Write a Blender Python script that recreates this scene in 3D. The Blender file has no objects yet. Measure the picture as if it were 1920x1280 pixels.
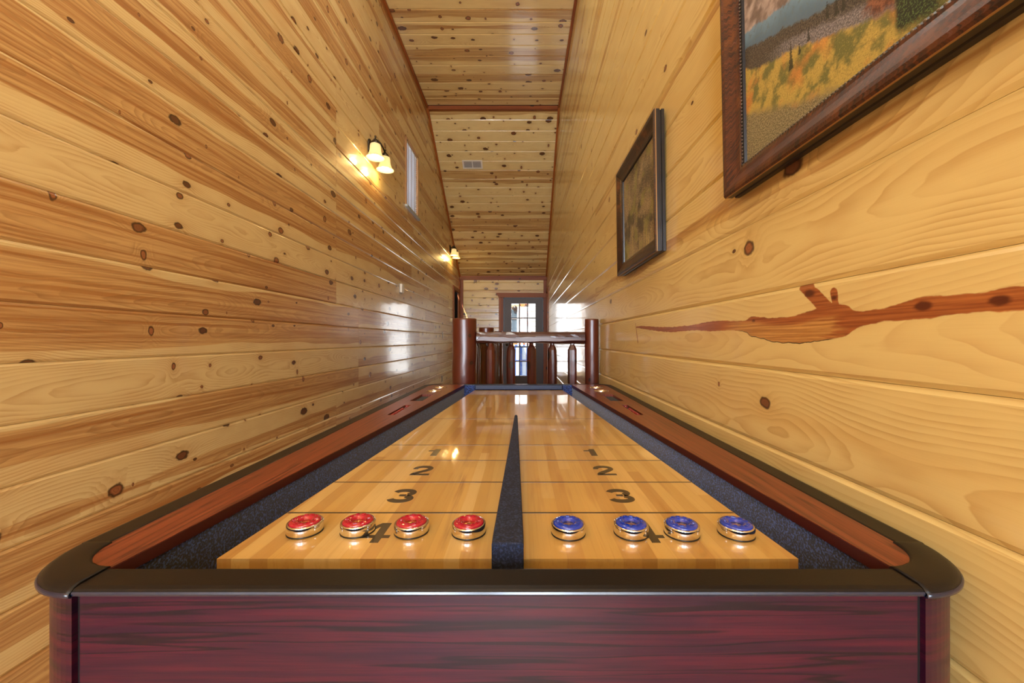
import bpy, bmesh, math, random
from mathutils import Matrix, Vector
RND = random.Random(7)
PI = math.pi
S = bpy.context.scene
COL = S.collection

# ------------------------------------------------------------------ camera, world, lights, exposure
CZ = 1.09
cam = bpy.data.cameras.new('camera')
co = bpy.data.objects.new('camera', cam); COL.objects.link(co)
co.location = (0, 0, CZ); co.rotation_euler = (PI / 2, 0, 0)
cam.sensor_width = 36; cam.lens = 14.006
cam.shift_x = -19 / 1920; cam.shift_y = -3 / 1920
cam.clip_start = .02; cam.clip_end = 200
S.camera = co
S.view_settings.view_transform = 'Standard'; S.view_settings.look = 'None'
S.view_settings.gamma = 1; S.view_settings.use_curve_mapping = False
S.view_settings.exposure = -0.27
S.cycles.use_denoising = True
S.cycles.max_bounces = 10; S.cycles.diffuse_bounces = 5; S.cycles.glossy_bounces = 5
S.cycles.transparent_max_bounces = 12
S.cycles.sample_clamp_indirect = 6
S.cycles.caustics_reflective = False; S.cycles.caustics_refractive = False

w = bpy.data.worlds.new('world'); S.world = w; w.use_nodes = True
bg = w.node_tree.nodes['Background']
bg.inputs[0].default_value = (.62, .78, 1, 1); bg.inputs[1].default_value = 2.2

def light(name, kind, loc, energy, color, rot=(0, 0, 0), size=None, size_y=None, spread=None):
    l = bpy.data.lights.new(name, kind); l.energy = energy; l.color = color
    if kind == 'AREA':
        l.shape = 'RECTANGLE'; l.size = size; l.size_y = size_y or size
        if spread: l.spread = spread
    elif kind == 'POINT': l.shadow_soft_size = size
    elif kind == 'SUN': l.angle = size
    o = bpy.data.objects.new(name, l); COL.objects.link(o); o.location = loc; o.rotation_euler = rot
    return o
light('sun', 'SUN', (0, 0, 20), 10.0, (1, .95, .86), (math.radians(52), 0, math.radians(-18)), size=.01)
# added fill light, coming as daylight from made-up tall windows behind the camera
for x in (-.95, .12):
    light('window_fill_light', 'AREA', (x, -3.86, 1.75), 165, (.74, .86, 1), (PI / 2, 0, 0), .75, 2.3)
# daylight through the glazed door at the end of the hall
light('door_daylight', 'AREA', (.03, 9.3, 1.3), 34, (.9, .95, 1), (-PI / 2, 0, 0), .9, 1.9)
# daylight behind the blind of the high window
light('high_window_daylight', 'AREA', (-1.75, 5.07, 3.13), 10, (.85, .92, 1), (0, -PI / 2, 0), .8, .56)
# fill light of unseen flush lamps, added on the ceiling nearer than the frame
ADDED_LAMPS = [(-.42, -1.6), (-.42, .6), (-.42, 2.7)]
for x, y in ADDED_LAMPS:
    light('ceiling_fill_light', 'AREA', (x, y, 4.42), 14, (1, .95, .86), (0, 0, 0), .42, .42)

# ------------------------------------------------------------------ helpers
def tag(o, label=None, cat=None, group=None, kind=None):
    if label: o['label'] = label
    if cat: o['category'] = cat
    if group: o['group'] = group
    if kind: o['kind'] = kind
    return o

def empty(name, loc=(0, 0, 0), parent=None):
    o = bpy.data.objects.new(name, None); COL.objects.link(o); o.location = loc
    o.empty_display_size = .05
    if parent: setparent(o, parent)
    return o

def setparent(o, p):
    m = Matrix.Identity(4); q = p
    chain = []
    while q is not None:
        chain.append(q); q = q.parent
    for q in reversed(chain):
        m = m @ q.matrix_parent_inverse @ Matrix.LocRotScale(q.location, q.rotation_euler, q.scale)
    o.parent = p; o.matrix_parent_inverse = m.inverted()

class MB:
    def __init__(s): s.v = []; s.f = []; s.uv = []; s.sm = []
    def face(s, idx, uv=None, sm=False): s.f.append(idx); s.uv.append(uv); s.sm.append(sm)
    def box(s, a, b):
        x0, y0, z0 = a; x1, y1, z1 = b; n = len(s.v)
        s.v += [(x0,y0,z0),(x1,y0,z0),(x1,y1,z0),(x0,y1,z0),(x0,y0,z1),(x1,y0,z1),(x1,y1,z1),(x0,y1,z1)]
        for q in ((0,3,2,1),(4,5,6,7),(0,1,5,4),(1,2,6,5),(2,3,7,6),(3,0,4,7)): s.face([n+i for i in q])
        return s
    def prism(s, poly, fn, a, b, sm=False, n=1):
        """poly: 2D loop; fn(p, t) -> 3D point; swept from t=a to t=b"""
        m = len(poly); base = len(s.v)
        for k in range(n + 1):
            t = a + (b - a) * k / n
            s.v += [tuple(fn(p, t)) for p in poly]
        for k in range(n):
            for i in range(m):
                j = (i + 1) % m
                s.face([base+k*m+i, base+k*m+j, base+(k+1)*m+j, base+(k+1)*m+i], None, sm)
        s.face([base + i for i in range(m)][::-1]); s.face([base + n*m + i for i in range(m)])
        return s
    def loft(s, rings, closed=True, caps=True, sm=True, uvs=None):
        m = len(rings[0]); base = len(s.v)
        for r in rings: s.v += [tuple(p) for p in r]
        for k in range(len(rings) - 1):
            for i in range(m if closed else m - 1):
                j = (i + 1) % m
                uv = None
                if uvs:
                    (u0, u1, vv) = uvs[k], uvs[k+1], i
                    c = 1 / m
                    uv = [(u0, i*c*uvs[-1]), (u0, (i+1)*c*uvs[-1]), (u1, (i+1)*c*uvs[-1]), (u1, i*c*uvs[-1])]
                s.face([base+k*m+i, base+k*m+j, base+(k+1)*m+j, base+(k+1)*m+i], uv, sm)
        if caps:
            s.face([base + i for i in range(m)][::-1]); s.face([base + (len(rings)-1)*m + i for i in range(m)])
        return s
    def lathe(s, prof, c=(0,0,0), n=32, sm=True, axis='z'):
        rings = []
        for r, z in prof:
            ring = []
            for i in range(n):
                a = 2*PI*i/n; p = (r*math.cos(a), r*math.sin(a), z)
                if axis == 'x': p = (p[2], p[0], p[1])
                if axis == 'y': p = (p[0], p[2], p[1])
                ring.append((c[0]+p[0], c[1]+p[1], c[2]+p[2]))
            rings.append(ring)
        return s.loft(rings, True, False, sm)
    def tube(s, pts, r, n=10, sm=True):
        rings = []
        P = [Vector(p) for p in pts]
        for i, p in enumerate(P):
            d = (P[min(i+1, len(P)-1)] - P[max(i-1, 0)]).normalized()
            up = Vector((0,0,1)) if abs(d.z) < .9 else Vector((1,0,0))
            a = d.cross(up).normalized(); b = d.cross(a)
            rr = r[i] if isinstance(r, (list, tuple)) else r
            rings.append([p + a*rr*math.cos(2*PI*k/n) + b*rr*math.sin(2*PI*k/n) for k in range(n)])
        return s.loft(rings, True, True, sm)
    def build(s, name, mat=None, parent=None, color=None, bevel=0, seg=2):
        me = bpy.data.meshes.new(name); me.from_pydata([tuple(v) for v in s.v], [], s.f)
        if any(u for u in s.uv):
            ul = me.uv_layers.new(name='UVMap')
            for p, u in zip(me.polygons, s.uv):
                if u:
                    for li, c in zip(p.loop_indices, u): ul.data[li].uv = c
        for p, q in zip(me.polygons, s.sm): p.use_smooth = q
        bm = bmesh.new(); bm.from_mesh(me)
        bmesh.ops.recalc_face_normals(bm, faces=bm.faces)
        if bevel:
            ed = [e for e in bm.edges if len(e.link_faces) == 2 and e.calc_face_angle(0) > .6]
            bmesh.ops.bevel(bm, geom=ed, offset=bevel, segments=seg, profile=.5, affect='EDGES', clamp_overlap=True)
        bm.to_mesh(me); bm.free()
        if mat: me.materials.append(mat)
        o = bpy.data.objects.new(name, me); COL.objects.link(o)
        if color: o.color = color
        if parent: setparent(o, parent)
        return o

def copy_tree(o, parent=None):
    c = o.copy(); COL.objects.link(c)
    if parent: c.parent = parent
    for ch in o.children: copy_tree(ch, c)
    return c

# ------------------------------------------------------------------ materials
class NT:
    def __init__(s, name):
        s.m = bpy.data.materials.new(name); s.m.use_nodes = True; s.t = s.m.node_tree
        s.t.nodes.clear()
        s.out = s.t.nodes.new('ShaderNodeOutputMaterial')
    def n(s, kind, **kw):
        x = s.t.nodes.new(kind)
        for k, v in kw.items(): setattr(x, k, v)
        return x
    def put(s, sock, v):
        if isinstance(v, bpy.types.NodeSocket): s.t.links.new(v, sock)
        elif v is not None: sock.default_value = v
    def M(s, op, a, b=None, c=None, clamp=False):
        x = s.n('ShaderNodeMath', operation=op); x.use_clamp = clamp
        for i, v in enumerate((a, b, c)): s.put(x.inputs[i], v) if v is not None else None
        return x.outputs[0]
    def mix(s, f, a, b, mode='MIX'):
        x = s.n('ShaderNodeMix', data_type='RGBA', blend_type=mode)
        s.put(x.inputs[0], f)
        for i, v in ((6, a), (7, b)):
            if isinstance(v, tuple): v = (*v[:3], 1)
            s.put(x.inputs[i], v)
        return x.outputs[2]
    def step(s, x, a, b):
        """smoothstep, 0 at a and 1 at b"""
        q = s.n('ShaderNodeMapRange', interpolation_type='SMOOTHSTEP')
        s.put(q.inputs[0], x); s.put(q.inputs[1], a); s.put(q.inputs[2], b)
        return q.outputs[0]
    def vec(s, x, y, z=0.0):
        q = s.n('ShaderNodeCombineXYZ')
        for i, v in enumerate((x, y, z)): s.put(q.inputs[i], v)
        return q.outputs[0]
    def sep(s, v):
        q = s.n('ShaderNodeSeparateXYZ'); s.put(q.inputs[0], v); return q.outputs
    def noise(s, v, scale=1.0, detail=2.0, rough=.5):
        q = s.n('ShaderNodeTexNoise'); s.put(q.inputs['Vector'], v)
        q.inputs['Scale'].default_value = scale; q.inputs['Detail'].default_value = detail
        q.inputs['Roughness'].default_value = rough
        return q.outputs[0]
    def ramp(s, f, stops, interp='LINEAR'):
        q = s.n('ShaderNodeValToRGB'); q.color_ramp.interpolation = interp
        e = q.color_ramp.elements
        while len(e) < len(stops): e.new(.5)
        for k, (p, c) in enumerate(stops): e[k].position = p; e[k].color = (*c, 1)
        s.put(q.inputs[0], f); return q.outputs[0]
    def bump(s, h, strength=.2, dist=.002, normal=None):
        q = s.n('ShaderNodeBump'); q.inputs['Strength'].default_value = strength
        q.inputs['Distance'].default_value = dist; s.put(q.inputs['Height'], h)
        if normal: s.put(q.inputs['Normal'], normal)
        return q.outputs[0]
    def pbr(s, **kw):
        q = s.n('ShaderNodeBsdfPrincipled')
        for k, v in kw.items():
            k = k.replace('_', ' ')
            if isinstance(v, tuple) and len(v) == 3: v = (*v, 1)
            s.put(q.inputs[k], v)
        s.t.links.new(q.outputs[0], s.out.inputs[0])
        return s.m
    def obj(s): return s.n('ShaderNodeTexCoord').outputs['Object']

def plain(name, col, rough=.5, **kw):
    return NT(name).pbr(Base_Color=col, Roughness=rough, **kw)

def pine(name, sap, heart, late=.35, knots=.75, kden=(2.3, 6.0), coat=.6, crough=.1, rough=.4, feature=None,
         knotcol=(.13, .048, .018), fine=.10, ringf=150., knotsize=1.0):
    """v = metres across the board, u = metres along. Object colour: R heart share, G heart centre, B seed."""
    t = NT(name); M = t.M
    uv = t.n('ShaderNodeUVMap').outputs[0]
    u, v, _ = t.sep(uv)
    col = t.n('ShaderNodeObjectInfo').outputs['Color']
    q = t.n('ShaderNodeSeparateColor'); t.put(q.inputs[0], col)
    R, G, B = q.outputs[0], q.outputs[1], q.outputs[2]
    U = M('MULTIPLY_ADD', B, 53.0, u)
    sd = M('MULTIPLY', B, 19.0)
    # knots
    kv = t.vec(M('MULTIPLY', U, kden[0]), M('MULTIPLY', M('ADD', v, sd), kden[1]), 0.0)
    vo = t.n('ShaderNodeTexVoronoi', voronoi_dimensions='2D'); vo.inputs['Scale'].default_value = 1.0
    t.put(vo.inputs['Vector'], kv)
    px, py, _ = t.sep(vo.outputs['Position']); kx, ky, _ = t.sep(kv)
    du = M('DIVIDE', M('SUBTRACT', kx, px), kden[0]); dv = M('DIVIDE', M('SUBTRACT', ky, py), kden[1])
    cq = t.n('ShaderNodeSeparateColor'); t.put(cq.inputs[0], vo.outputs['Color'])
    has = M('LESS_THAN', cq.outputs[1], knots)
    rad = M('MULTIPLY', M('MULTIPLY_ADD', M('POWER', cq.outputs[0], 2.0), .013, .0045), M('MULTIPLY', has, knotsize))
    rad = M('MAXIMUM', rad, .00001)
    wn = t.noise(t.vec(M('MULTIPLY', U, 60.), M('MULTIPLY', v, 60.), sd), 1, 1)
    el = M('MULTIPLY_ADD', M('POWER', cq.outputs[2], 5.), 3.4, .35)
    r = M('SQRT', M('ADD', M('MULTIPLY', M('MULTIPLY', du, du), el), M('MULTIPLY', dv, dv)))
    r = M('MULTIPLY_ADD', M('SUBTRACT', wn, .5), M('MULTIPLY', rad, .7), r)
    rn = M('DIVIDE', r, rad)
    kmask = t.step(rn, 1.08, .85)
    kedge = M('MULTIPLY', t.step(rn, 1.3, 1.0), t.step(rn, .62, .9))
    halo = M('POWER', 2.718, M('MULTIPLY', M('MULTIPLY', rn, rn), -.14))
    halo = M('MULTIPLY', halo, has)
    # annual rings of a log cut lengthwise
    n1 = t.noise(t.vec(M('MULTIPLY', U, .8), M('MULTIPLY', v, 2.5), sd), 1, 2)
    n2 = t.noise(t.vec(M('MULTIPLY', U, 1.6), 3.3, sd), 1, 1)
    n3 = t.noise(t.vec(M('MULTIPLY', U, 6.), M('MULTIPLY', v, 22.), sd), 1, 2)
    vc = M('SUBTRACT', v, M('MULTIPLY_ADD', M('SUBTRACT', n1, .5), .16, M('MULTIPLY', M('MULTIPLY_ADD', G, 1.2, -.1), .1685)))
    d = M('MULTIPLY_ADD', n2, .16, -.03)
    rr = M('SQRT', M('ADD', M('MULTIPLY', vc, vc), M('MULTIPLY', d, d)))
    rr = M('MULTIPLY_ADD', M('SUBTRACT', n3, .5), .012, rr)
    rr = M('MULTIPLY_ADD', halo, M('MULTIPLY', rad, 1.8), rr)
    fr = M('FRACT', M('MULTIPLY', rr, ringf))
    ring = M('MULTIPLY', M('POWER', fr, 1.9), t.step(fr, 1.0, .93))
    ringamt = M('MULTIPLY', ring, M('MULTIPLY_ADD', t.step(n3, .3, .65), .75, .25))
    fg = t.noise(t.vec(M('MULTIPLY', U, 9.), M('MULTIPLY', v, 700.), sd), 1, 2)
    lo = t.noise(t.vec(M('MULTIPLY', U, 1.3), M('MULTIPLY', v, 9.), M('ADD', sd, 7.)), 1, 3)
    # heartwood zone
    hn = t.noise(t.vec(M('MULTIPLY', U, 1.1), 9.1, sd), 1, 2)
    hd = M('ABSOLUTE', M('SUBTRACT', v, M('MULTIPLY', G, .1685)))
    hw = M('MULTIPLY_ADD', M('SUBTRACT', hn, .45), M('MULTIPLY', .14, t.step(R, 0., .15)), M('MULTIPLY', R, .105))
    hm = t.step(M('SUBTRACT', hw, hd), -.0005, .0035)
    hm = M('MAXIMUM', hm, M('MULTIPLY', halo, .45))
    stn = t.noise(t.vec(M('MULTIPLY', U, 1.0), M('MULTIPLY', M('ADD', v, M('MULTIPLY', n3, .01)), 75.), M('ADD', sd, 3.)), 1, 3, .6)
    hc = t.mix(t.step(stn, .35, .68), tuple(x*y for x, y in zip(heart, (.78, .66, .55))), tuple(min(1, x*y) for x, y in zip(heart, (1.22, 1.42, 1.6))))
    hm = M('MULTIPLY', hm, M('MULTIPLY_ADD', t.step(stn, .3, .6), -.22, 1.))
    c = t.mix(hm, sap, hc)
    c = t.mix(M('MULTIPLY', t.step(lo, .5, .75), .35), c, tuple(x*y for x, y in zip(heart, (1.15, 1.2, 1.2))))
    c = t.mix(M('MULTIPLY', ringamt, late), c, t.mix(hm, tuple(x*.92 for x in heart), tuple(x*.55 for x in heart)))
    c = t.mix(M('MULTIPLY', M('ABSOLUTE', M('SUBTRACT', fg, .5)), fine*4), c, tuple(x*.8 for x in heart))
    hgt = M('MULTIPLY', ringamt, -.3)
    if feature: c, fm = feature(t, M, u, v, c, fg, n3)
    kc = t.mix(t.step(cq.outputs[2], .3, .7), knotcol, tuple(x*3.2 for x in knotcol))
    c = t.mix(kmask, c, t.mix(M('MULTIPLY', M('FRACT', M('MULTIPLY', rn, 2.6)), .6), kc, knotcol))
    c = t.mix(M('MULTIPLY', kedge, .85), c, tuple(x*.35 for x in knotcol))
    hgt = M('SUBTRACT', hgt, M('MULTIPLY', kmask, 1.2))
    nb = t.bump(hgt, .25, .0012)
    cup = t.noise(t.vec(M('MULTIPLY', U, 5.), M('MULTIPLY', v, 14.), sd), 1, 2)
    nb2 = t.bump(M('ADD', M('MULTIPLY', cup, 1.4), M('MULTIPLY', kmask, -.35)), .5, .0016)
    return t.pbr(Base_Color=c, Roughness=rough, Normal=nb, Coat_Weight=coat, Coat_Roughness=crough, Coat_Normal=nb2)

SAP = (.71, .455, .165); HEART = (.46, .185, .05)
M_PINE = pine('lacquered_pine_left', (.74, .59, .305), (.50, .255, .088), late=.68, knots=.8, kden=(3.4, 7.), knotsize=1.2, ringf=125.)
M_PINE_R = pine('lacquered_pine_right', (.75, .605, .255), (.55, .33, .10), late=.7, knots=.4, kden=(2.6, 6.), ringf=120.)
M_PINE_C = pine('lacquered_pine_ceiling', (.84, .68, .32), (.56, .33, .115), late=.45, knots=.8, kden=(4.0, 7.), crough=.13, knotsize=1.5)
RED = (.20, .05, .018); RED2 = (.11, .022, .009)
M_TRIM = pine('stained_trim', (.36, .105, .018), (.24, .055, .010), coat=.08, crough=.3, rough=.55, late=.5, knots=.3, kden=(2.5, 9.), knotcol=(.03,.01,.005))
M_LOG = pine('stained_log', (.11, .017, .006), (.05, .008, .004), late=.9, knots=.8, kden=(4., 7.), knotcol=(.012,.004,.002), coat=.6, crough=.09, knotsize=1.6, ringf=170)

def streak_feature(t, M, u, v, c, fg, n3):
    # a reddish branch grown lengthwise through the board; u is the true distance along the wall here
    def curve(x, pts, lo, hi):
        q = t.n('ShaderNodeFloatCurve'); cu = q.mapping.curves[0]
        P = [((a - .3)/1.8, (b - lo)/(hi - lo)) for a, b in pts]
        while len(cu.points) < len(P): cu.points.new(.5, .5)
        for p, (a, b) in zip(cu.points, P): p.location = (a, b)
        q.mapping.update(); t.put(q.inputs[1], M('DIVIDE', M('SUBTRACT', x, .3), 1.8))
        return M('MULTIPLY_ADD', q.outputs[0], hi - lo, lo)
    cen = curve(u, [(.3,.108),(.45,.1115),(.5476,.109),(.61,.1036),(.674,.0982),(.7085,.0975),(.83,.087),(.982,.1),(1.145,.105),(1.5,.105),(1.94,.128),(2.1,.13)], 0, .17)
    hw = curve(u, [(.3,.014),(.45,.013),(.5,.0125),(.5476,.015),(.61,.0105),(.66,.015),(.7085,.030),(.83,.027),(.96,.023),(1.0,.012),(1.145,.0145),(1.3,.009),(1.5,.0095),(1.9,.004),(1.95,-.002),(2.1,-.01)], -.01, .04)
    wob = M('MULTIPLY', M('SUBTRACT', t.noise(t.vec(M('MULTIPLY', u, 30.), M('MULTIPLY', v, 50.), 1.0), 1, 3), .5), .009)
    dd = M('ADD', M('SUBTRACT', M('ABSOLUTE', M('SUBTRACT', v, cen)), hw), wob)
    def seg(a, b, ra, rb):
        ax, ay = a; bx, by = b; L = (bx-ax)**2 + (by-ay)**2
        tt = M('DIVIDE', M('ADD', M('MULTIPLY', M('SUBTRACT', u, ax), bx-ax), M('MULTIPLY', M('SUBTRACT', v, ay), by-ay)), L, clamp=True)
        ex = M('SUBTRACT', u, M('MULTIPLY_ADD', tt, bx-ax, ax)); ey = M('SUBTRACT', v, M('MULTIPLY_ADD', tt, by-ay, ay))
        e = M('SQRT', M('ADD', M('MULTIPLY', ex, ex), M('MULTIPLY', ey, ey)))
        return M('ADD', M('SUBTRACT', e, M('MULTIPLY_ADD', tt, rb-ra, ra)), wob)
    # pale split wood inside the branch
    dd = M('MINIMUM', dd, seg((.70, .105), (.785, .176), .016, .013))
    dd = M('MINIMUM', dd, seg((.70, .11), (.706, .150), .008, .008))
    dd = M('MINIMUM', dd, seg((1.94, .145), (1.90, .055), .0022, .005))
    m = t.step(dd, .0012, -.0012)
    u_n = M('MULTIPLY_ADD', M('SUBTRACT', t.noise(t.vec(M('MULTIPLY', u, 20.), M('MULTIPLY', v, 160.), 2.), 1, 2), .5), .16, u)
    inner = M('MULTIPLY', M('MULTIPLY', t.step(u_n, .68, .73), t.step(u, 1.12, 1.0)), t.step(M('SUBTRACT', v, cen), .016, .004))
    inner = M('MULTIPLY', inner, m)
    st = t.noise(t.vec(M('MULTIPLY', u, 7.), M('MULTIPLY', v, 260.), 4.), 1, 3)
    bc = t.mix(t.step(st, .3, .75), (.25, .065, .018), (.44, .15, .04))
    kn = None
    for (ku, kvv, kr) in ((.548, .112, .009), (.462, .111, .008), (.765, .155, .010), (.706, .14, .006), (.95, .11, .006)):
        e = M('SQRT', M('ADD', M('POWER', M('MULTIPLY', M('ABSOLUTE', M('SUBTRACT', u, ku)), .55), 2.), M('POWER', M('ABSOLUTE', M('SUBTRACT', v, kvv)), 2.)))
        e = t.step(M('ADD', e, wob), kr, kr*.4); kn = e if kn is None else M('MAXIMUM', kn, e)
    bc = t.mix(kn, bc, (.10, .02, .008))
    bc = t.mix(inner, bc, t.mix(t.step(st, .35, .7), (.40, .18, .045), (.62, .34, .10)))
    c = t.mix(m, c, bc)
    crack = M('MULTIPLY', M('MULTIPLY', t.step(M('ABSOLUTE', M('ADD', dd, -.0005)), .0014, .0004), t.step(u, .70, .72)), M('MULTIPLY', t.step(u, 1.03, 1.0), M('LESS_THAN', v, cen)))
    c = t.mix(M('MULTIPLY', crack, .9), c, (.02, .008, .004))
    return c, m
M_PINE_F = pine('lacquered_pine_branch', (.75, .605, .255), (.54, .30, .10), late=.4, knots=0.0, feature=streak_feature, ringf=120.)

def speckle(name, a, b, scale, rough=.9, bump=.4, **kw):
    t = NT(name); o = t.obj()
    n = t.noise(o, scale, 2, .6)
    c = t.mix(t.step(n, .45, .68), a, b)
    return t.pbr(Base_Color=c, Roughness=rough, Normal=t.bump(n, bump, .002), **kw)
M_CARPET = speckle('gutter_carpet', (.008, .014, .045), (.065, .14, .52), 300, Sheen_Weight=.3)
M_FELT = speckle('bumper_carpet', (.004, .007, .022), (.020, .034, .09), 300)
M_ENDROLL = plain('navy_vinyl', (.003, .012, .055), .5)

def cap_mat():
    t = NT('black_vinyl'); o = t.obj(); n = t.noise(o, 900, 2)
    return t.pbr(Base_Color=t.mix(t.noise(o, 7, 2), (.007, .0055, .005), (.012, .009, .008)), Roughness=.38, Normal=t.bump(n, .25, .0006), Specular_IOR_Level=.22)
M_CAP = cap_mat()

def laminate(name, a, b, dark, axis, rough=.22, rings=1.0, amt=.75):
    """printed mahogany grain; axis = run of the grain"""
    t = NT(name); M = t.M; x, y, z = t.sep(t.obj())
    if axis == 'x': al, ac, d = x, z, y
    else: al, ac, d = y, x, z
    wv = t.noise(t.vec(M('MULTIPLY', al, 2.2), M('MULTIPLY', ac, 9.), M('MULTIPLY', d, 3.)), 1, 2)
    acw = M('MULTIPLY_ADD', wv, .022, ac)
    s1 = t.noise(t.vec(M('MULTIPLY', al, 3.), M('MULTIPLY', acw, 90.*rings), 2.), 1, 3, .6)
    s2 = t.noise(t.vec(M('MULTIPLY', al, 14.), M('MULTIPLY', acw, 520.), 5.), 1, 2)
    s3 = t.noise(t.vec(M('MULTIPLY', al, 1.5), M('MULTIPLY', acw, 50.*rings), 8.), 1, 2)
    c = t.mix(t.step(s1, .35, .68), a, b)
    c = t.mix(M('MULTIPLY', t.step(s2, .5, .7), .35), c, dark)
    line = M('MULTIPLY', t.step(M('ABSOLUTE', M('SUBTRACT', s3, .5)), .03, .006), amt + .1)
    c = t.mix(line, c, dark)
    return t.pbr(Base_Color=c, Roughness=rough, Specular_IOR_Level=.38, Coat_Weight=.05, Coat_Roughness=.15)
M_APRON = laminate('mahogany_apron', (.020, .0022, .017), (.058, .0040, .018), (.003, .0015, .008), 'x', .32)
M_RAIL = laminate('mahogany_rail', (.15, .032, .016), (.23, .054, .025), (.07, .014, .010), 'y', .28)
M_BAND = plain('mahogany_edge_band', (.055, .008, .008), .35)

def maple():
    t = NT('maple_block'); M = t.M; x, y, z = t.sep(t.obj())
    info = t.n('ShaderNodeObjectInfo').outputs['Color']
    g = t.noise(t.vec(M('MULTIPLY', x, 320.), M('MULTIPLY', y, 6.), M('MULTIPLY', z, 90.)), 1, 3, .6)
    b = t.noise(t.vec(M('MULTIPLY', x, 40.), M('MULTIPLY', y, 3.), 3.), 1, 2)
    c = t.mix(M('MULTIPLY', t.step(g, .5, .75), .22), info, (.36, .15, .035))
    c = t.mix(M('MULTIPLY', t.step(b, .58, .72), .35), c, (.40, .18, .05))
    # brown mineral streak running up the left lane
    sx = M('MULTIPLY_ADD', M('SUBTRACT', y, .56), -.060, -.114)
    sw = t.noise(t.vec(M('MULTIPLY', y, 5.), 1.7, 0.), 1, 2)
    ds = M('ABSOLUTE', M('SUBTRACT', x, M('MULTIPLY_ADD', M('SUBTRACT', sw, .5), .02, sx)))
    sm = M('MULTIPLY', t.step(ds, .010, .001), M('MULTIPLY', t.step(y, 1.25, .95), t.step(sw, .35, .6)))
    c = t.mix(M('MULTIPLY', sm, M('MULTIPLY', t.step(g, .3, .6), .6)), c, (.20, .08, .03))
    return t.pbr(Base_Color=c, Roughness=.3, Coat_Weight=1., Coat_Roughness=.035, Coat_IOR=1.55)
M_MAPLE = maple()
M_INK = plain('black_print', (.03, .022, .015), .35, Coat_Weight=1., Coat_Roughness=.035)
M_CHROME = plain('chrome', (.82, .80, .78), .06, Metallic=1.)
M_BLUE = plain('blue_plastic', (.006, .040, .42), .14, Coat_Weight=1., Coat_Roughness=.05)
M_REDP = plain('red_plastic', (.42, .006, .028), .14, Coat_Weight=1., Coat_Roughness=.05)
M_BEAD = plain('dark_red_bead', (.22, .012, .012), .25)
M_BRASS = plain('brass', (.75, .5, .2), .2, Metallic=1.)
M_BLACK = plain('black_paint', (.012, .011, .012), .3)
M_WELL = speckle('well_felt', (.02, .022, .028), (.09, .10, .12), 300)
M_BRONZE = plain('dark_bronze', (.055, .045, .03), .32, Metallic=.8)
M_WHITE = plain('white_paint', (.78, .76, .70), .4)
M_GREY = plain('grey_plate', (.30, .27, .24), .4)
M_GAP = plain('dark_backing', (.03, .02, .012), .8)  # dark brown backing behind the boards and side doors

def glass():
    t = NT('clear_glass'); tr = t.n('ShaderNodeBsdfTransparent'); gl = t.n('ShaderNodeBsdfGlossy')
    gl.inputs['Roughness'].default_value = .02; mx = t.n('ShaderNodeMixShader')
    fr = t.n('ShaderNodeFresnel'); fr.inputs[0].default_value = 1.45
    t.t.links.new(fr.outputs[0], mx.inputs[0]); t.t.links.new(tr.outputs[0], mx.inputs[1]); t.t.links.new(gl.outputs[0], mx.inputs[2])
    t.t.links.new(mx.outputs[0], t.out.inputs[0]); return t.m
M_GLASS = glass()

# ------------------------------------------------------------------ room shell
XL, XR, YB, YN = -1.40, .552, 8.90, -4.0
PL, PR = .1685, .1735
ZC = CZ + 3.42; YR = 5.83; ZB = CZ + 1.42
def ceil_z(y): return ZC if y <= YR else ZC + (ZB - ZC) * (y - YR) / (YB - YR)
def ceil_y(z): return YB if z <= ZB else YR + (YB - YR) * (z - ZC) / (ZB - ZC)

def board(name, parent, fn, a0, a1, b0, b1, wd, mat, color, thick=.018, bv=.005, bw=.008, uoff=0., ubase=None):
    """fn(u, v, n) -> world. The board runs from a0 to a1 along its lower edge and b0 to b1 along its upper edge."""
    prof = [(0, -thick), (0, -bv), (bw, 0), (wd - bw, 0), (wd, -bv), (wd, -thick)]
    m = MB()
    for end in (0, 1):
        for v, n in prof:
            f = v / wd
            u = (a0 + (b0 - a0) * f) if end == 0 else (a1 + (b1 - a1) * f)
            m.v.append(fn(u, v, n))
    def U(i):
        e, k = divmod(i, 6); v = prof[k][0]; f = v / wd
        u = (a0 + (b0 - a0) * f) if e == 0 else (a1 + (b1 - a1) * f)
        return (u + uoff, v)
    for i in range(6):
        j = (i + 1) % 6; idx = [i, j, 6 + j, 6 + i]; m.face(idx, [U(k) for k in idx])
    m.face(list(range(6)), [U(k) for k in range(6)]); m.face(list(range(6, 12)), [U(k) for k in range(6, 12)])
    return m.build(name, mat, parent, color)

def rc(h=None, g=None):
    r = RND.random()
    if h is None: h = 0. if r < .42 else RND.uniform(.15, .95)
    if g is None: g = RND.random()
    return (h, g, RND.random(), 1)

def structure(name, label=None): 
    e = empty(name); tag(e, label, None, None, 'structure'); return e

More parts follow.
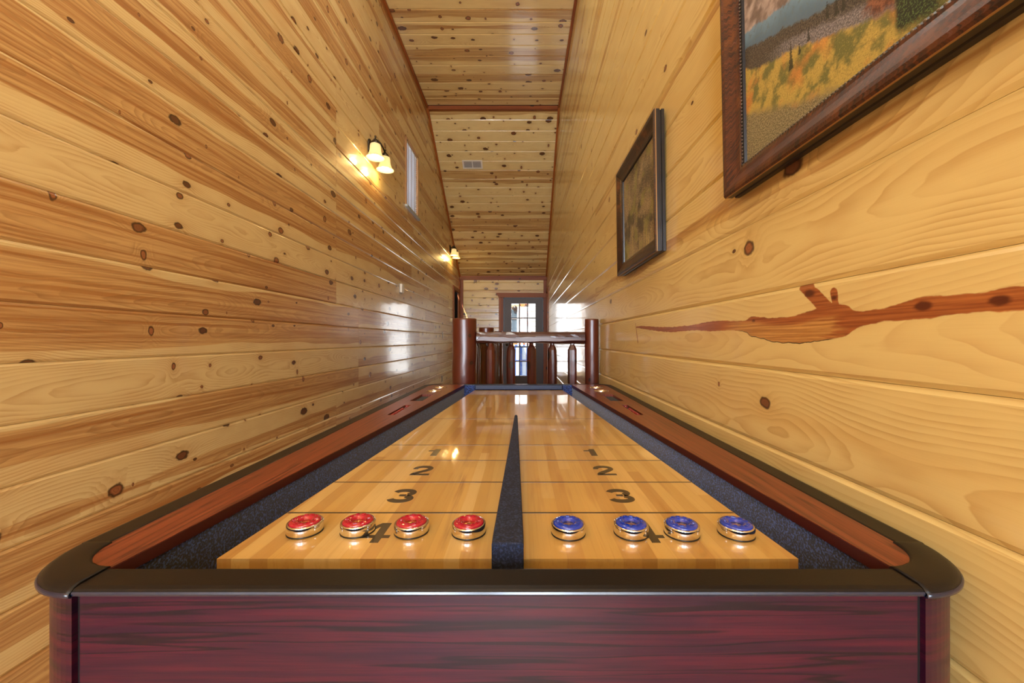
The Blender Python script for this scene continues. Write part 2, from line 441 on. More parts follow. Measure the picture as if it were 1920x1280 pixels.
wl = MB().box((XL - .06, YN, -.05), (XL - .018, YB + .1, 0.0)).box((XL - .06, YN, 0), (XL - .02, 4.78, 4.6)) \
    .box((XL - .06, 5.36, 0), (XL - .02, 8.08, 4.6)).box((XL - .06, 4.78, 0), (XL - .02, 5.36, 2.70)).box((XL - .06, 4.78, 3.56), (XL - .02, 5.36, 4.6)) \
    .box((XL - .06, 8.08, 2.2), (XL - .02, YB + .1, 4.6)).build('wall_left', M_GAP)
tag(wl, 'left wall of lacquered knotty pine boards', kind='structure')
fL = lambda z0: (lambda u, v, n: (XL + n, u, z0 + v))
LEFT = {-7: (.9,.5), -6: (.55,.75), -5: (.42,.8), -4: (.22,.25), -3: (.6,.62), -2: (0,.5), -1: (.72,.72), 0: (.8,.32), 1: (1.,.5),
        2: (0,.5), 3: (.42,.72), 4: (.7,.45), 5: (.42,.65), 6: (.28,.5), 7: (.35,.35), 8: (.1,.5), 9: (.5,.4), 10: (.2,.7)}
SEEDL = {}
def wall_rows(parent, x_fn, z_anchor, pitch, mat, rows, first, special, cuts, yend):
    for k in range(-8, 21):
        z0 = z_anchor + pitch * k
        zt = z0 + pitch; zb = z0
        if zt < .02 or zb > ZC: continue
        if zb < 0: zb = 0.
        if zt > ZC: zt = ZC
        wd = zt - zb
        ys = [YN]
        if special and k in special: ys.append(3.41 if k in (-3, -2, -1, 0) else 3.0)
        else: ys.append(RND.choice([2.6, 3.0, 3.4, 1.6, 2.1, 3.9]))
        while ys[-1] < YB - 1.2: ys.append(ys[-1] + RND.uniform(1.3, 3.4))
        ys = [y for y in ys if y < YB - .6] + [99]
        for i in range(len(ys) - 1):
            a, b = ys[i], ys[i + 1]
            spans = [(a, b)]
            for (ca, cb, cz0, cz1) in cuts:
                if zb < cz1 - .02 and zt > cz0 + .02:
                    new = []
                    for (p, q2) in spans:
                        if q2 <= ca or p >= cb: new.append((p, q2)); continue
                        if p < ca: new.append((p, ca))
                        if q2 > cb: new.append((cb, q2))
                    spans = new
            colr = rc()
            if special and RND.random() < .45: colr = (RND.uniform(.3, .95), colr[1], colr[2], 1)
            if special and k in special and i == 0: colr = (special[k][0], special[k][1], RND.random(), 1)
            for (p, q2) in spans:
                lo = min(q2, ceil_y(zb), YB); hi = min(q2, ceil_y(zt), YB)
                if q2 < 90: hi = min(hi, q2); lo = min(lo, q2)
                if hi - p < .03: continue
                m2 = mat
                if callable(mat): m2, colr = mat(k, i, colr)
                board('board', parent, x_fn(zb), p, lo - .0008, p, hi - .0008, wd - .0006, m2, colr)
wall_rows(wl, fL, CZ + .104, PL, M_PINE, None, None, LEFT,
          [(4.78, 5.36, 2.7105, 3.553), (8.08, 99, -1, 2.20)], YB)

wr = MB().box((XR + .02, YN, 0), (XR + .06, 8.32, 4.6)).box((XR + .02, 8.32, 2.2), (XR + .06, YB + .1, 4.6)).build('wall_right', M_GAP)
tag(wr, 'right wall of pale lacquered pine boards', kind='structure')
fR = lambda z0: (lambda u, v, n: (XR - n, u, z0 + v))
def mr(k, i, c):
    if k == -1 and i == 0: return M_PINE_F, (0, .4, .31, 1)
    if k == 1 and i == 0: return M_PINE_R, (.28, .42, .63, 1)
    if k == 0 and i == 0: return M_PINE_R, (0, .5, .17, 1)
    if i == 0: return M_PINE_R, (0 if k != 4 else .3, c[1], c[2], 1)
    return M_PINE_R, (c[0] * (.6 if c[0] > .5 else .2), c[1], c[2], 1)
wall_rows(wr, fR, CZ + .1078, PR, mr, None, None, None, [(8.32, 99, -1, 2.20)], YB)

# far wall
wf = MB().box((XL - .3, YB + .03, 0), (-.50, YB + .07, 2.7)).box((-.5, YB + .03, 2.10), (XR + .3, YB + .07, 2.7)).box((.474, YB + .03, 0), (XR + .3, YB + .07, 2.1)).build('wall_back', M_GAP)
tag(wf, 'far end wall of pine boards around the glazed door', kind='structure')
z = 0.0
for k in range(-7, 9):
    z0 = max(0, CZ + .10 + PL * k); z1 = min(ZB, CZ + .10 + PL * (k + 1))
    if z1 - z0 < .03: continue
    x1 = -.50 if z0 < 2.0 else XR
    board('board', wf, (lambda zz: (lambda u, v, n: (u, YB - n, zz + v)))(z0), XL, x1, XL, x1, z1 - z0 - .0006, M_PINE_C, rc(RND.choice([0, 0, .3])), uoff=k)

# ceiling: level part, sloping part
ce = MB().box((XL - .05, YN, ZC + .02), (XR + .05, YR, ZC + .06)).build('ceiling', M_GAP)
tag(ce, 'pine board ceiling, level then sloping to the far wall', kind='structure')
y1 = YR - .02
while y1 > YN + .2:
    y0 = y1 - PL
    board('board', ce, (lambda yy: (lambda u, v, n: (u, yy + v, ZC - n)))(y0), XL, XR, XL, XR, PL - .0006, M_PINE_C, rc(RND.choice([0, 0, .2, .5, .8])), uoff=y0)
    y1 = y0
L = math.hypot(YB - YR, ZC - ZB); ey, ez = (YB - YR) / L, (ZB - ZC) / L
def slope(u, s, n): return (u, YR + s * ey + n * ez * 1.0, ZC + s * ez - n * ey)
sc_ = MB(); sc_.v = [slope(XL-.05, 0, -.03), slope(XR+.05, 0, -.03), slope(XR+.05, L+.1, -.03), slope(XL-.05, L+.1, -.03),
                     slope(XL-.05, 0, -.07), slope(XR+.05, 0, -.07), slope(XR+.05, L+.1, -.07), slope(XL-.05, L+.1, -.07)]
for q in ((0,3,2,1),(4,5,6,7),(0,1,5,4),(1,2,6,5),(2,3,7,6),(3,0,4,7)): sc_.face(list(q))
sc_ = sc_.build('sloping_ceiling', M_GAP); tag(sc_, 'sloping pine board ceiling beyond the ridge board', kind='structure')
s = .03; k = 0
while s < L - .05:
    wd = min(PL, L - s)
    board('board', sc_, (lambda ss: (lambda u, v, n: slope(u, ss + v, n)))(s), XL, XR, XL, XR, wd - .0006, M_PINE_C,
          rc(0 if k in (1, 2, 3, 4, 5, 9) else RND.choice([0, .3, .7, .9])), uoff=k * 1.7)
    s += PL; k += 1

# floor
fl = MB().box((XL - .06, YN, -.08), (XR + .06, YB + .1, -.02)).build('floor', M_GAP)
tag(fl, 'stained pine plank floor', kind='structure')
M_FLOOR = pine('floor_pine', (.72, .52, .30), (.55, .32, .15), knots=.4)
x = XL
while x < XR - .02:
    x1 = min(x + .15, XR)
    ys = [YN, RND.uniform(-2, 0), RND.uniform(1, 3), RND.uniform(4, 7), YB]
    for a, b in zip(ys, ys[1:]):
        board('plank', fl, (lambda xx: (lambda u, v, n: (xx + v, u, n)))(x), a, b - .001, a, b - .001, x1 - x - .001, M_FLOOR, rc(), thick=.02, bv=.002, bw=.002)
    x = x1

# trims
def trim(name, a, b, label=None, mat=M_TRIM, along='y', parent=None, kind='structure', bevel=.003):
    m = MB().box(a, b)
    # uv along the long axis
    o = m.build(name, mat, parent, (RND.uniform(.2, .8), .5, RND.random(), 1), bevel=bevel, seg=1)
    me = o.data; ul = me.uv_layers.new(name='UVMap')
    ax = {'x': 0, 'y': 1, 'z': 2}[along]
    ot = [i for i in range(3) if i != ax]
    for l in me.loops:
        c = me.vertices[l.vertex_index].co
        ul.data[l.index].uv = (c[ax], (c[ot[0]] - a[ot[0]]) + (c[ot[1]] - a[ot[1]]))
    if kind and not parent: tag(o, label, kind=kind)
    return o
for sx, nm in ((XL, 'trim_1'), (XR, 'trim_2')):
    d = .028 if sx == XL else -.028
    x0, x1 = sorted((sx, sx + d))
    trim(nm, (x0, YN + .02, ZC - .028), (x1, YR, ZC), 'dark stained ceiling trim')
    m = MB(); P = []
    for s_, n_ in ((0, 0), (L, 0), (L, .026), (0, .026)):
        P.append((s_, n_))
    m.prism(P, lambda p, t: slope(t, p[0], p[1]), x0, x1)
    o = m.build('trim_3' if sx == XL else 'trim_4', M_TRIM, None, (.5, .5, RND.random(), 1)); tag(o, 'dark stained trim down the sloping ceiling edge', kind='structure')
trim('trim_5', (XL + .03, YR - .02, ZC - .055), (XR - .03, YR + .03, ZC - .002), 'stained ridge board across the ceiling', along='x')
trim('trim_6', (XL, YB - .022, ZB - .085), (XR, YB, ZB + .01), 'stained trim along the top of the far wall', along='x')
trim('trim_7', (XL, YB - .11, 0), (XL + .02, YB, ZB - .085), 'stained corner board at left of the far wall', along='z')
trim('trim_8', (XL + .02, YB - .022, 0), (XL + .085, YB, ZB - .085), 'stained corner board on the far wall left', along='z')
trim('trim_9', (XR - .075, YB - .022, 2.13), (XR - .001, YB, ZB - .085), 'stained corner board on the far wall right', along='z')

# ---- the glazed end door
dx0, dx1, dzt = -.42, .472, 2.035
d1 = empty('door_1', (.026, YB, 0)); tag(d1, 'taupe door with fifteen glass panes at the far end', kind='structure')
M_DOOR = plain('taupe_door_paint', (.085, .065, .062), .45)
M_JAMB = plain('dark_bronze_jamb', (.03, .032, .04), .4)
gx0, gx1, gz0, gz1 = -.238, .298, .29, 1.90
yd0, yd1 = YB + .0, YB + .045
MB().box((dx0 + .02, yd0, .01), (gx0, yd1, dzt - .02)).build('stile', M_DOOR, d1)
MB().box((gx1, yd0, .01), (dx1 - .02, yd1, dzt - .02)).build('stile', M_DOOR, d1)
MB().box((gx0, yd0, gz1), (gx1, yd1, dzt - .02)).build('rail', M_DOOR, d1)
MB().box((gx0, yd0, .01), (gx1, yd1, gz0)).build('rail', M_DOOR, d1)
cw, rh = (gx1 - gx0) / 3, (gz1 - gz0) / 5
for i in (1, 2): MB().box((gx0 + cw*i - .012, yd0 + .008, gz0), (gx0 + cw*i + .012, yd1 - .008, gz1)).build('muntin', M_DOOR, d1)
for j in (1, 2, 3, 4): MB().box((gx0, yd0 + .010, gz0 + rh*j - .012), (gx1, yd1 - .010, gz0 + rh*j + .012)).build('muntin', M_DOOR, d1)
for i in range(3):
    for j in range(5):
        MB().box((gx0 + cw*i, yd0 + .020, gz0 + rh*j), (gx0 + cw*(i+1), yd0 + .024, gz0 + rh*(j+1))).build('pane', M_GLASS, d1)
for a, b in (((gx0-.012, gz0-.012), (gx0, gz1+.012)), ((gx1, gz0-.012), (gx1+.012, gz1+.012)), ((gx0, gz1), (gx1, gz1+.012)), ((gx0, gz0-.012), (gx1, gz0))):
    MB().box((a[0], yd0 - .006, a[1]), (b[0], yd0, b[1])).build('glazing_bead', M_DOOR, d1)
h = MB().lathe([(.0001, -.06), (.02, -.058), (.027, -.045), (.02, -.03), (.01, -.026), (.01, -.008), (.03, -.006), (.03, 0)], (dx0 + .08, yd0, .98), 20, axis='y').build('door_knob', M_BRONZE, d1)
for a, b in (((dx0 - .0, 0), (dx0 + .02, dzt)), ((dx1 - .02, 0), (dx1, dzt)), ((dx0, dzt - .02), (dx1, dzt))):
    MB().box((a[0], YB - .02, a[1]), (b[0], YB + .06, b[1])).build('jamb', M_JAMB, d1)
trim('casing', (dx0 - .10, YB - .026, 0), (dx0, YB + .0, dzt), along='z', parent=d1)
trim('casing', (dx1, YB - .026, 0), (XR - .004, YB + .0, dzt), along='z', parent=d1)
hd = MB(); hd.prism([(dx0 - .17, dzt + .10), (XR - .004, dzt + .10), (XR - .004, dzt), (dx0 - .10, dzt)], lambda p, t: (p[0], t, p[1]), YB - .034, YB - .001)
hd.build('head_casing', M_TRIM, d1, (.3, .5, .4, 1))

# ---- doors in the side walls at the far end
M_DARKDOOR = pine('dark_door_wood', (.10, .030, .012), (.06, .015, .008), knots=.2)
for nm, sgn, X, ya, yb in (('door_2', 1, XL, 8.08, 8.80), ('door_3', -1, XR, 8.32, 8.86)):
    e = empty(nm, (X, (ya + yb) / 2, 0)); tag(e, 'dark brown wooden door near the far end', kind='structure')
    def bx(a, b): 
        x0, x1 = sorted((X + sgn * a[0], X + sgn * b[0])); return (x0, a[1], a[2]), (x1, b[1], b[2])
    for ax, (p, q2) in (('z', ((-.02, ya, 0), (.02, ya + .08, 2.12))), ('z', ((-.02, yb - .05, 0), (.018, yb, 2.12))), ('y', ((-.02, ya, 2.12), (.022, yb, 2.20)))):
        a, b = bx(p, q2); trim('casing', a, b, along=ax, parent=e)
    a, b = bx((-.11, ya + .02, 0), (-.03, ya + .08, 2.12)); MB().box(a, b).build('jamb', M_TRIM, e, (.3,.5,.2,1))
    a, b = bx((-.12, ya + .08, .01), (-.08, yb - .05, 2.12)); slab = trim('door_slab', a, b, along='z', parent=e, mat=M_DARKDOOR)
    a, b = bx((-.13, ya - .02, 0), (-.12, YB + .08, 2.3)); MB().box(a, b).build('door_backing', M_GAP, e)
    for zz in (.25, 1.15):
        a, b = bx((-.08, ya + .17, zz), (-.072, yb - .14, zz + .75)); trim('door_panel', a, b, along='z', parent=e, mat=M_DARKDOOR)
    kn = MB().lathe([(.0001, .055), (.02, .05), (.026, .04), (.02, .03), (.009, .025), (.009, .006), (.03, .004), (.03, 0)], (0, 0, 0), 18, axis='x').build('door_knob', M_BLACK, None)
    kn.scale = (sgn, 1, 1); kn.location = (X - sgn * .08, ya + .16, 1.20); kn.parent = e; kn.matrix_parent_inverse = Matrix.Translation((-X, -(ya + yb) / 2, 0))

# ---- the high window in the left wall
w1 = empty('window_1', (XL, 5.07, 2.71)); tag(w1, 'small high window with a white blind', kind='structure')
wy0, wy1, wz0, wz1 = 4.78, 5.36, 2.7105, 3.553
M_PALECASE = pine('pale_window_trim', (.72, .50, .26), (.5, .25, .1), knots=0)
for ax, a, b in (('z', (XL - .10, wy0 - .0, wz0), (XL + .010, wy0 + .028, wz1)), ('z', (XL - .10, wy1 - .022, wz0), (XL + .006, wy1, wz1)),
             ('y', (XL - .10, wy0, wz1 - .022), (XL + .006, wy1, wz1))):
    trim('window_frame', a, b, along=ax, parent=w1, mat=M_PALECASE, bevel=0)
M_SILL = plain('painted_sill', (.42, .50, .55), .25)
MB().box((XL - .10, wy0 - .01, wz0 - .02), (XL + .03, wy1 + .01, wz0 + .008)).build('window_sill', M_SILL, w1, bevel=.004)
MB().box((XL - .095, wy0 + .02, wz0), (XL - .09, wy1 - .02, wz1 - .02)).build('pane', M_GLASS, w1)
t = NT('white_blind_slat')
tl = t.n('ShaderNodeBsdfTranslucent'); df = t.n('ShaderNodeBsdfDiffuse'); mx = t.n('ShaderNodeMixShader')
tl.inputs[0].default_value = (.9, .9, .92, 1); df.inputs[0].default_value = (.85, .85, .86, 1); mx.inputs[0].default_value = .6
t.t.links.new(tl.outputs[0], mx.inputs[1]); t.t.links.new(df.outputs[0], mx.inputs[2]); t.t.links.new(mx.outputs[0], t.out.inputs[0])
M_SLAT = t.m
zz = wz0 + .02; slat = None
while zz < wz1 - .03:
    m = MB(); m.prism([(-.0225, -.0075), (.0225, .0065), (.0225, .0085), (-.0225, -.0055)], lambda p, t: (XL - .030 + p[0]*.7, t, zz + p[1]*1.6), wy0 + .03, wy1 - .025)
    m.build('blind_slat', M_SLAT, w1); zz += .026
for yy in (4.925, 5.07, 5.215): MB().box((XL - .012, yy - .006, wz0 + .01), (XL - .008, yy + .006, wz1 - .022)).build('blind_cord', plain('blind_tape', (.45, .36, .33), .7), w1)
MB().box((XL - .05, wy0 + .03, wz1 - .05), (XL - .01, wy1 - .025, wz1 - .022)).build('blind_headrail', M_WHITE, w1)

# ---- wall behind the camera, with tall windows made up for the fill light
wn_ = MB().box((XL - .06, YN - .1, 0), (-1.33, YN, 4.6)).box((-.57, YN - .1, 0), (-.26, YN, 4.6)).box((.50, YN - .1, 0), (XR + .06, YN, 4.6)) \
    .box((-1.33, YN - .1, 0), (-.57, YN, .55)).box((-.26, YN - .1, 0), (.50, YN, .55)).box((-1.33, YN - .1, 2.95), (-.57, YN, 4.6)).box((-.26, YN - .1, 2.95), (.50, YN, 4.6)) \
    .build('wall_front', M_FLOOR)
tag(wn_, 'pine wall behind the viewer', kind='structure')
for n_, xx in ((2, -.95), (3, .12)):
    e = empty('window_%d' % n_, (xx, YN, .55)); tag(e, 'tall unseen window added behind the viewer for fill light', kind='structure')
    MB().box((xx - .38, YN - .07, .55), (xx + .38, YN - .065, 2.95)).build('pane', M_GLASS, e)
    MB().box((xx - .38, YN - .08, 1.73), (xx + .38, YN - .04, 1.78)).build('window_frame', M_WHITE, e)
    MB().box((xx - .38, YN - .08, .55), (xx - .35, YN - .0, 2.95)).box((xx + .35, YN - .08, .55), (xx + .38, YN, 2.95)).box((xx - .35, YN - .08, .55), (xx + .35, YN, .58)).box((xx - .35, YN - .08, 2.92), (xx + .35, YN, 2.95)).build('window_frame', M_WHITE, e)

# ------------------------------------------------------------------ outside: neighbouring log cabin
gr = MB().box((-12, YB + .1, -1.2), (12, 40, -1.1)).build('ground', plain('gravel_ground', (.35, .31, .25), .9)); tag(gr, 'pale ground outside the end door', kind='structure')
cb = empty('log_cabin', (0, 13.4, -1.1)); M_BLUEF = plain('blue_window_paint', (.06, .13, .38), .5)
tag(cb, 'sunlit log cabin seen outside through the end door', 'building')
M_LOGX = plain('sunlit_log', (.85, .62, .36), .7); M_LOGR = plain('orange_log_end', (.72, .20, .05), .7); M_SIDE = plain('cream_siding', (.86, .82, .72), .7)
M_CORE = plain('cabin_core', (.6, .5, .38), .9)
MB().box((-5, 13.55, -1.1), (5, 13.7, 5.2)).build('wall', M_CORE, cb)
zz = -1.0; k = 0
while zz < 3.6:
    r = .085
    if not (1.30 < zz < 2.2): MB().tube([(-3, 13.5, zz), (-.08, 13.5, zz)], r, 10).build('log', M_LOGX, cb)
    else: MB().tube([(-3, 13.5, zz), (-.47, 13.5, zz)], r, 10).build('log', M_LOGX, cb)
    MB().tube([(.02, 13.28, zz + .04), (.02, 13.56, zz + .04)], .078, 12).build('log_end', M_LOGR, cb)
    MB().tube([(-.10 + .03*(k % 2), 13.46, zz + .10), (.14 + .07*(k % 2), 13.46, zz + .10)], .05, 10).build('log', M_LOGR if k % 2 else M_LOGX, cb)
    MB().box((.15, 13.50, zz), (3, 13.55, zz + .158)).build('siding_board', M_SIDE, cb, bevel=.01, seg=1)
    zz += .17; k += 1
MB().box((-.46, 13.44, 1.26), (-.12, 13.50, 1.33)).box((-.46, 13.44, 2.28), (-.12, 13.50, 2.34)).box((-.46, 13.44, 1.33), (-.41, 13.50, 2.28)).box((-.17, 13.44, 1.33), (-.12, 13.50, 2.28)).box((-.41, 13.45, 1.80), (-.17, 13.50, 1.83)).build('window_frame', M_WHITE, cb)
MB().box((-.41, 13.5, 1.33), (-.17, 13.52, 2.28)).build('window_pane', plain('dim_window', (.06, .11, .15), .1), cb)
bw_ = MB().box((-.25, 13.20, -.16), (.19, 13.26, -.08)).box((-.25, 13.20, .86), (.19, 13.26, .93)).box((-.25, 13.20, -.08), (-.21, 13.26, .86)).box((.14, 13.20, -.08), (.19, 13.26, .86)) \
    .box((-.09, 13.20, -.08), (.0, 13.26, .86)).box((-.21, 13.205, .39), (.14, 13.255, .43)).build('blue_window_frame', M_BLUEF, cb)
for x0, x1 in ((-.21, -.09), (0., .14)):
    for z0, z1 in ((-.08, .39), (.43, .86)): MB().box((x0, 13.23, z0), (x1, 13.24, z1)).build('white_panel', plain('white_panel', (.9, .9, .86), .6), bw_)
ln = MB().lathe([(.0001, -.03), (.06, -.028), (.08, -.015), (.085, 0), (.08, .03), (.0001, .03)], (-.24, 13.38, 2.15), 20, axis='y').build('round_lantern', M_BLACK, None)
tag(ln, 'dark round lantern hanging outside beside the cabin window', 'lantern')
MB().tube([(-.24, 13.38, 2.23), (-.24, 13.38, 3.1)], .004, 6).build('cord', M_BLACK, ln)
dk = MB().box((-2, YB + .12, -.25), (2, 11, -.05)).build('porch_deck', plain('porch_wood', (.4, .22, .12), .7)); tag(dk, 'brown porch deck outside the end door', kind='structure')

# ------------------------------------------------------------------ shuffleboard table
TX = -.0265; TY = 1.47
T = empty('shuffleboard_table', (TX, TY, 0)); tag(T, 'long mahogany and black shuffleboard table with a maple playfield', 'game table')
ZT = .815; HB = .783; Y0, Y1 = .441, 2.500
CX = .472; CY0 = .541; RO = .101; RI = .0575
# aprons
MB().box((TX - CX, .449, .57), (TX + CX, .475, .8105)).build('front_apron', M_APRON, T)
MB().box((TX - CX, Y1 - .034, .57), (TX + CX, Y1 - .008, .8105)).build('end_apron', M_APRON, T)
M_APRS = laminate('mahogany_side', (.020, .0022, .017), (.058, .0040, .018), (.003, .0015, .008), 'y', .32)
for s_ in (-1, 1):
    a, b = sorted((TX + s_ * .540, TX + s_ * .565))
    MB().box((a, CY0, .57), (b, Y1 - .1, .8105)).build('side_apron', M_APRS, T)
def arc(cx, cy, r, a0, a1, n=16): return [(cx + r*math.cos(a0 + (a1-a0)*i/n), cy + r*math.sin(a0 + (a1-a0)*i/n)) for i in range(n + 1)]
yc2 = Y1 - .1
corners = [(-1, CY0, PI, 1.5*PI), (1, CY0, 1.5*PI, 2*PI), (1, yc2, 0, .5*PI), (-1, yc2, .5*PI, PI)]
for s_, cy, a0, a1 in corners:
    cx = TX + s_ * CX
    # rounded cabinet corner
    poly = arc(cx, cy, .0925, a0 + .10, a1 - .10) + arc(cx, cy, .06, a0 + .10, a1 - .10)[::-1]
    MB().prism(poly, lambda p, t: (p[0], p[1], t), .565, .8095, sm=False).build('corner_post', M_APRON, T)
    poly = arc(cx, cy, .0865, a0, a1) + arc(cx, cy, .0615, a0, a1)[::-1]
    MB().prism(poly, lambda p, t: (p[0], p[1], t), .566, .809).build('corner_groove', M_BLACK, T)
    # soft black corner cap
    prof = [(RI, ZT - .006), (RI, ZT - .001), (RI + .0015, ZT + .0015), (RI + .004, ZT + .002), (RO - .009, ZT + .0015), (RO - .003, ZT - .001), (RO + .0015, ZT - .005), (RO + .0005, ZT - .0085), (RO - .003, ZT - .0095)]
    rings = []
    for i in range(25):
        a = a0 + (a1 - a0) * i / 24
        rings.append([(cx + r*math.cos(a), cy + r*math.sin(a), z_) for r, z_ in prof])
    MB().loft(rings, True, True, True).build('corner_cap', M_CAP, T)
# straight black caps
def cap(fn, a, b): 
    P = [(0, ZT - .0055), (-.0012, ZT - .0035), (.001, ZT - .0012), (.006, ZT), (.036, ZT + .0004), (.0395, ZT - .001), (.040, ZT - .007)]
    m = MB(); m.prism(P, fn, a, b); return m.build('rail_cap', M_CAP, T)
cap(lambda p, t: (t, Y0 + p[0], p[1]), TX - CX + .0012, TX + CX - .0012)
cap(lambda p, t: (t, Y1 - p[0], p[1]), TX - CX + .001, TX + CX - .001)
cap(lambda p, t: (TX - .573 + p[0], t, p[1]), CY0 + .001, yc2 - .001)
cap(lambda p, t: (TX + .573 - p[0], t, p[1]), CY0 + .001, yc2 - .001)
M_LIP_SHEEN = plain('black_lip_blue_sheen', (.006, .012, .035), .18, Specular_IOR_Level=.8)  # blue reflection along the black cap edge, painted into the lip colour
MB().prism([(-.0015, ZT - .0078), (-.0022, ZT - .0055), (-.0015, ZT - .0032), (.004, ZT - .0032), (.004, ZT - .0078)], lambda p, t: (t, Y0 + p[0], p[1]), TX - CX + .0012, TX + CX - .0012).build('cap_lip_sheen', M_LIP_SHEEN, T)
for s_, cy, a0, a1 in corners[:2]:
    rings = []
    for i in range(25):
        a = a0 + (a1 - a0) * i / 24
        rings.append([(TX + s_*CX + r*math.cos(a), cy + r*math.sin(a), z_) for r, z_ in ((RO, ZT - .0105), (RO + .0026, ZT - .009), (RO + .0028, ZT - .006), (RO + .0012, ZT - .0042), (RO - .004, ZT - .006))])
    MB().loft(rings, True, True, True).build('cap_lip_sheen', M_LIP_SHEEN, T)
# side rails with wells
def inner(y): return .473 + (.329 - .473) * (y - .483) / (2.475 - .483)
TC = -.0245
for s_ in (-1, 1):
    ya, yb = .478, 2.462
    P = [(TX + s_*.534, ya + .03), (TX + s_*.534, yb), (TC + s_*inner(yb), yb), (TC + s_*inner(ya), ya), (TX + s_*.50, ya)]
    P = [(TX + s_*.534, CY0 - .01), (TX + s_*.534, yb), (TC + s_*inner(yb), yb), (TC + s_*inner(ya), ya), (TX + s_*.47, ya), (TX + s_*.515, ya + .02)]
    X = lambda d: TC + s_ * d
    def rect(x0, x1, y0, y1): return [(X(x0), y0), (X(x1), y0), (X(x1), y1), (X(x0), y1)]
    holes = [rect(.4255, .4835, 1.80, 2.02), rect(.445, .4715, 1.465, 1.69)] + \
            [[(X(.4515) + .036*math.cos(2*PI*i/32), yy + .036*math.sin(2*PI*i/32)) for i in range(32)] for yy in (2.15, 2.305)]
    from mathutils.geometry import delaunay_2d_cdt
    pts, edges = [], []
    for loop in [P] + holes:
        n0 = len(pts); pts += [Vector(p) for p in loop]; edges += [(n0 + i, n0 + (i + 1) % len(loop)) for i in range(len(loop))]
    vs, _, fs, *_r = delaunay_2d_cdt(pts, edges, [], 1, 1e-6)
    def inside(p, loop):
        c_ = False
        for i in range(len(loop)):
            (x1_, y1_), (x2_, y2_) = loop[i], loop[i-1]
            if (y1_ > p[1]) != (y2_ > p[1]) and p[0] < (x2_-x1_)*(p[1]-y1_)/(y2_-y1_) + x1_: c_ = not c_
        return c_
    m = MB(); nv = len(vs); zt_, zb_ = ZT - .0005, ZT - .017
    m.v = [(v[0], v[1], zt_) for v in vs] + [(v[0], v[1], zb_) for v in vs]
    for f in fs:
        ce_ = (sum(vs[i][0] for i in f)/len(f), sum(vs[i][1] for i in f)/len(f))
        if inside(ce_, P) and not any(inside(ce_, h_) for h_ in holes):
            m.face(list(f)); m.face([i + nv for i in f][::-1])
    for a_, b_ in edges: m.face([a_, b_, b_ + nv, a_ + nv])
    rail = m.build('side_rail', M_RAIL, T)
    m = MB(); q0, q1 = (TC + s_*inner(ya), ya), (TC + s_*inner(yb), yb); e_ = s_ * -.0012
    P = [q0, q1, (q1[0] + e_, q1[1]), (q0[0] + e_, q0[1])]
    m.prism(P, lambda p, t: (p[0], p[1], t), ZT - .0172, ZT - .0012); m.build('edge_band', M_BAND, T)
    a, b = sorted((X(.4265), X(.4825))); MB().box((a, 1.801, ZT - .0125), (b, 2.019, ZT - .0118)).build('well_lining', M_WELL, T)
    for yy in (2.15, 2.305):
        MB().lathe([(.0345, -.010), (.036, -.001), (.037, .0012), (.040, .0014), (.0412, -.0002), (.040, -.0006)], (X(.4515), yy, ZT), 32).lathe([(.0001, -.0105), (.034, -.0105), (.0345, -.010)], (X(.4515), yy, ZT), 32).build('cup_holder', M_CHROME, T)
    # score counter: rod and red beads in the slot
    sc2 = MB().box((min(X(.446), X(.4705)), 1.466, ZT - .0122), (max(X(.446), X(.4705)), 1.689, ZT - .0115)).build('score_slot', M_BLACK, T)
    MB().tube([(X(.458), 1.467, ZT - .005), (X(.458), 1.688, ZT - .005)], .0012, 8).build('rod', M_CHROME, sc2)
    bead = None
    for i in range(11):
        yy = 1.478 + i * .0145 if i < 10 else 1.67
        if bead is None:
            bead = MB().lathe([(.0013, -.0062), (.005, -.006), (.0062, -.003), (.0064, 0), (.0062, .003), (.005, .006), (.0013, .0062)], (0, 0, 0), 14, axis='y').build('bead', M_BEAD, None)
            bd = bead
        else: bd = bead.copy(); COL.objects.link(bd)
        bd.location = (X(.458), yy, ZT - .0055); setparent(bd, sc2)
    # carpet gutter
    P = [(TC + s_*(inner(ya) + .002), ya), (TC + s_*(inner(yb) + .002), yb), (TC + s_*(inner(yb) + .012), yb), (TC + s_*(inner(ya) + .012), ya)]
    MB().prism(P, lambda p, t: (p[0], p[1], t), .692, ZT - .0172).build('gutter_wall', M_CARPET, T)
    MB().prism([(TC + s_*.20, ya), (TC + s_*.20, yb), (TC + s_*(inner(yb) + .012), yb), (TC + s_*(inner(ya) + .012), ya)], lambda p, t: (p[0], p[1], t), .685, .694).build('gutter_floor', M_CARPET, T)
MB().box((TC - .36, 2.455, .69), (TC + .36, 2.464, ZT - .004)).build('end_gutter_wall', M_CARPET, T)
MB().box((TC - .46, .478, .69), (TC + .46, .484, ZT - .01)).build('front_gutter_wall', M_CARPET, T)
MB().box((TC - .25, .484, .684), (TC + .25, 2.455, .693)).build('gutter_floor', M_CARPET, T)
MB().box((-.2907, 2.432, HB + .001), (.248, 2.4545, ZT - .001)).build('end_bumper', M_ENDROLL, T, bevel=.006, seg=3)
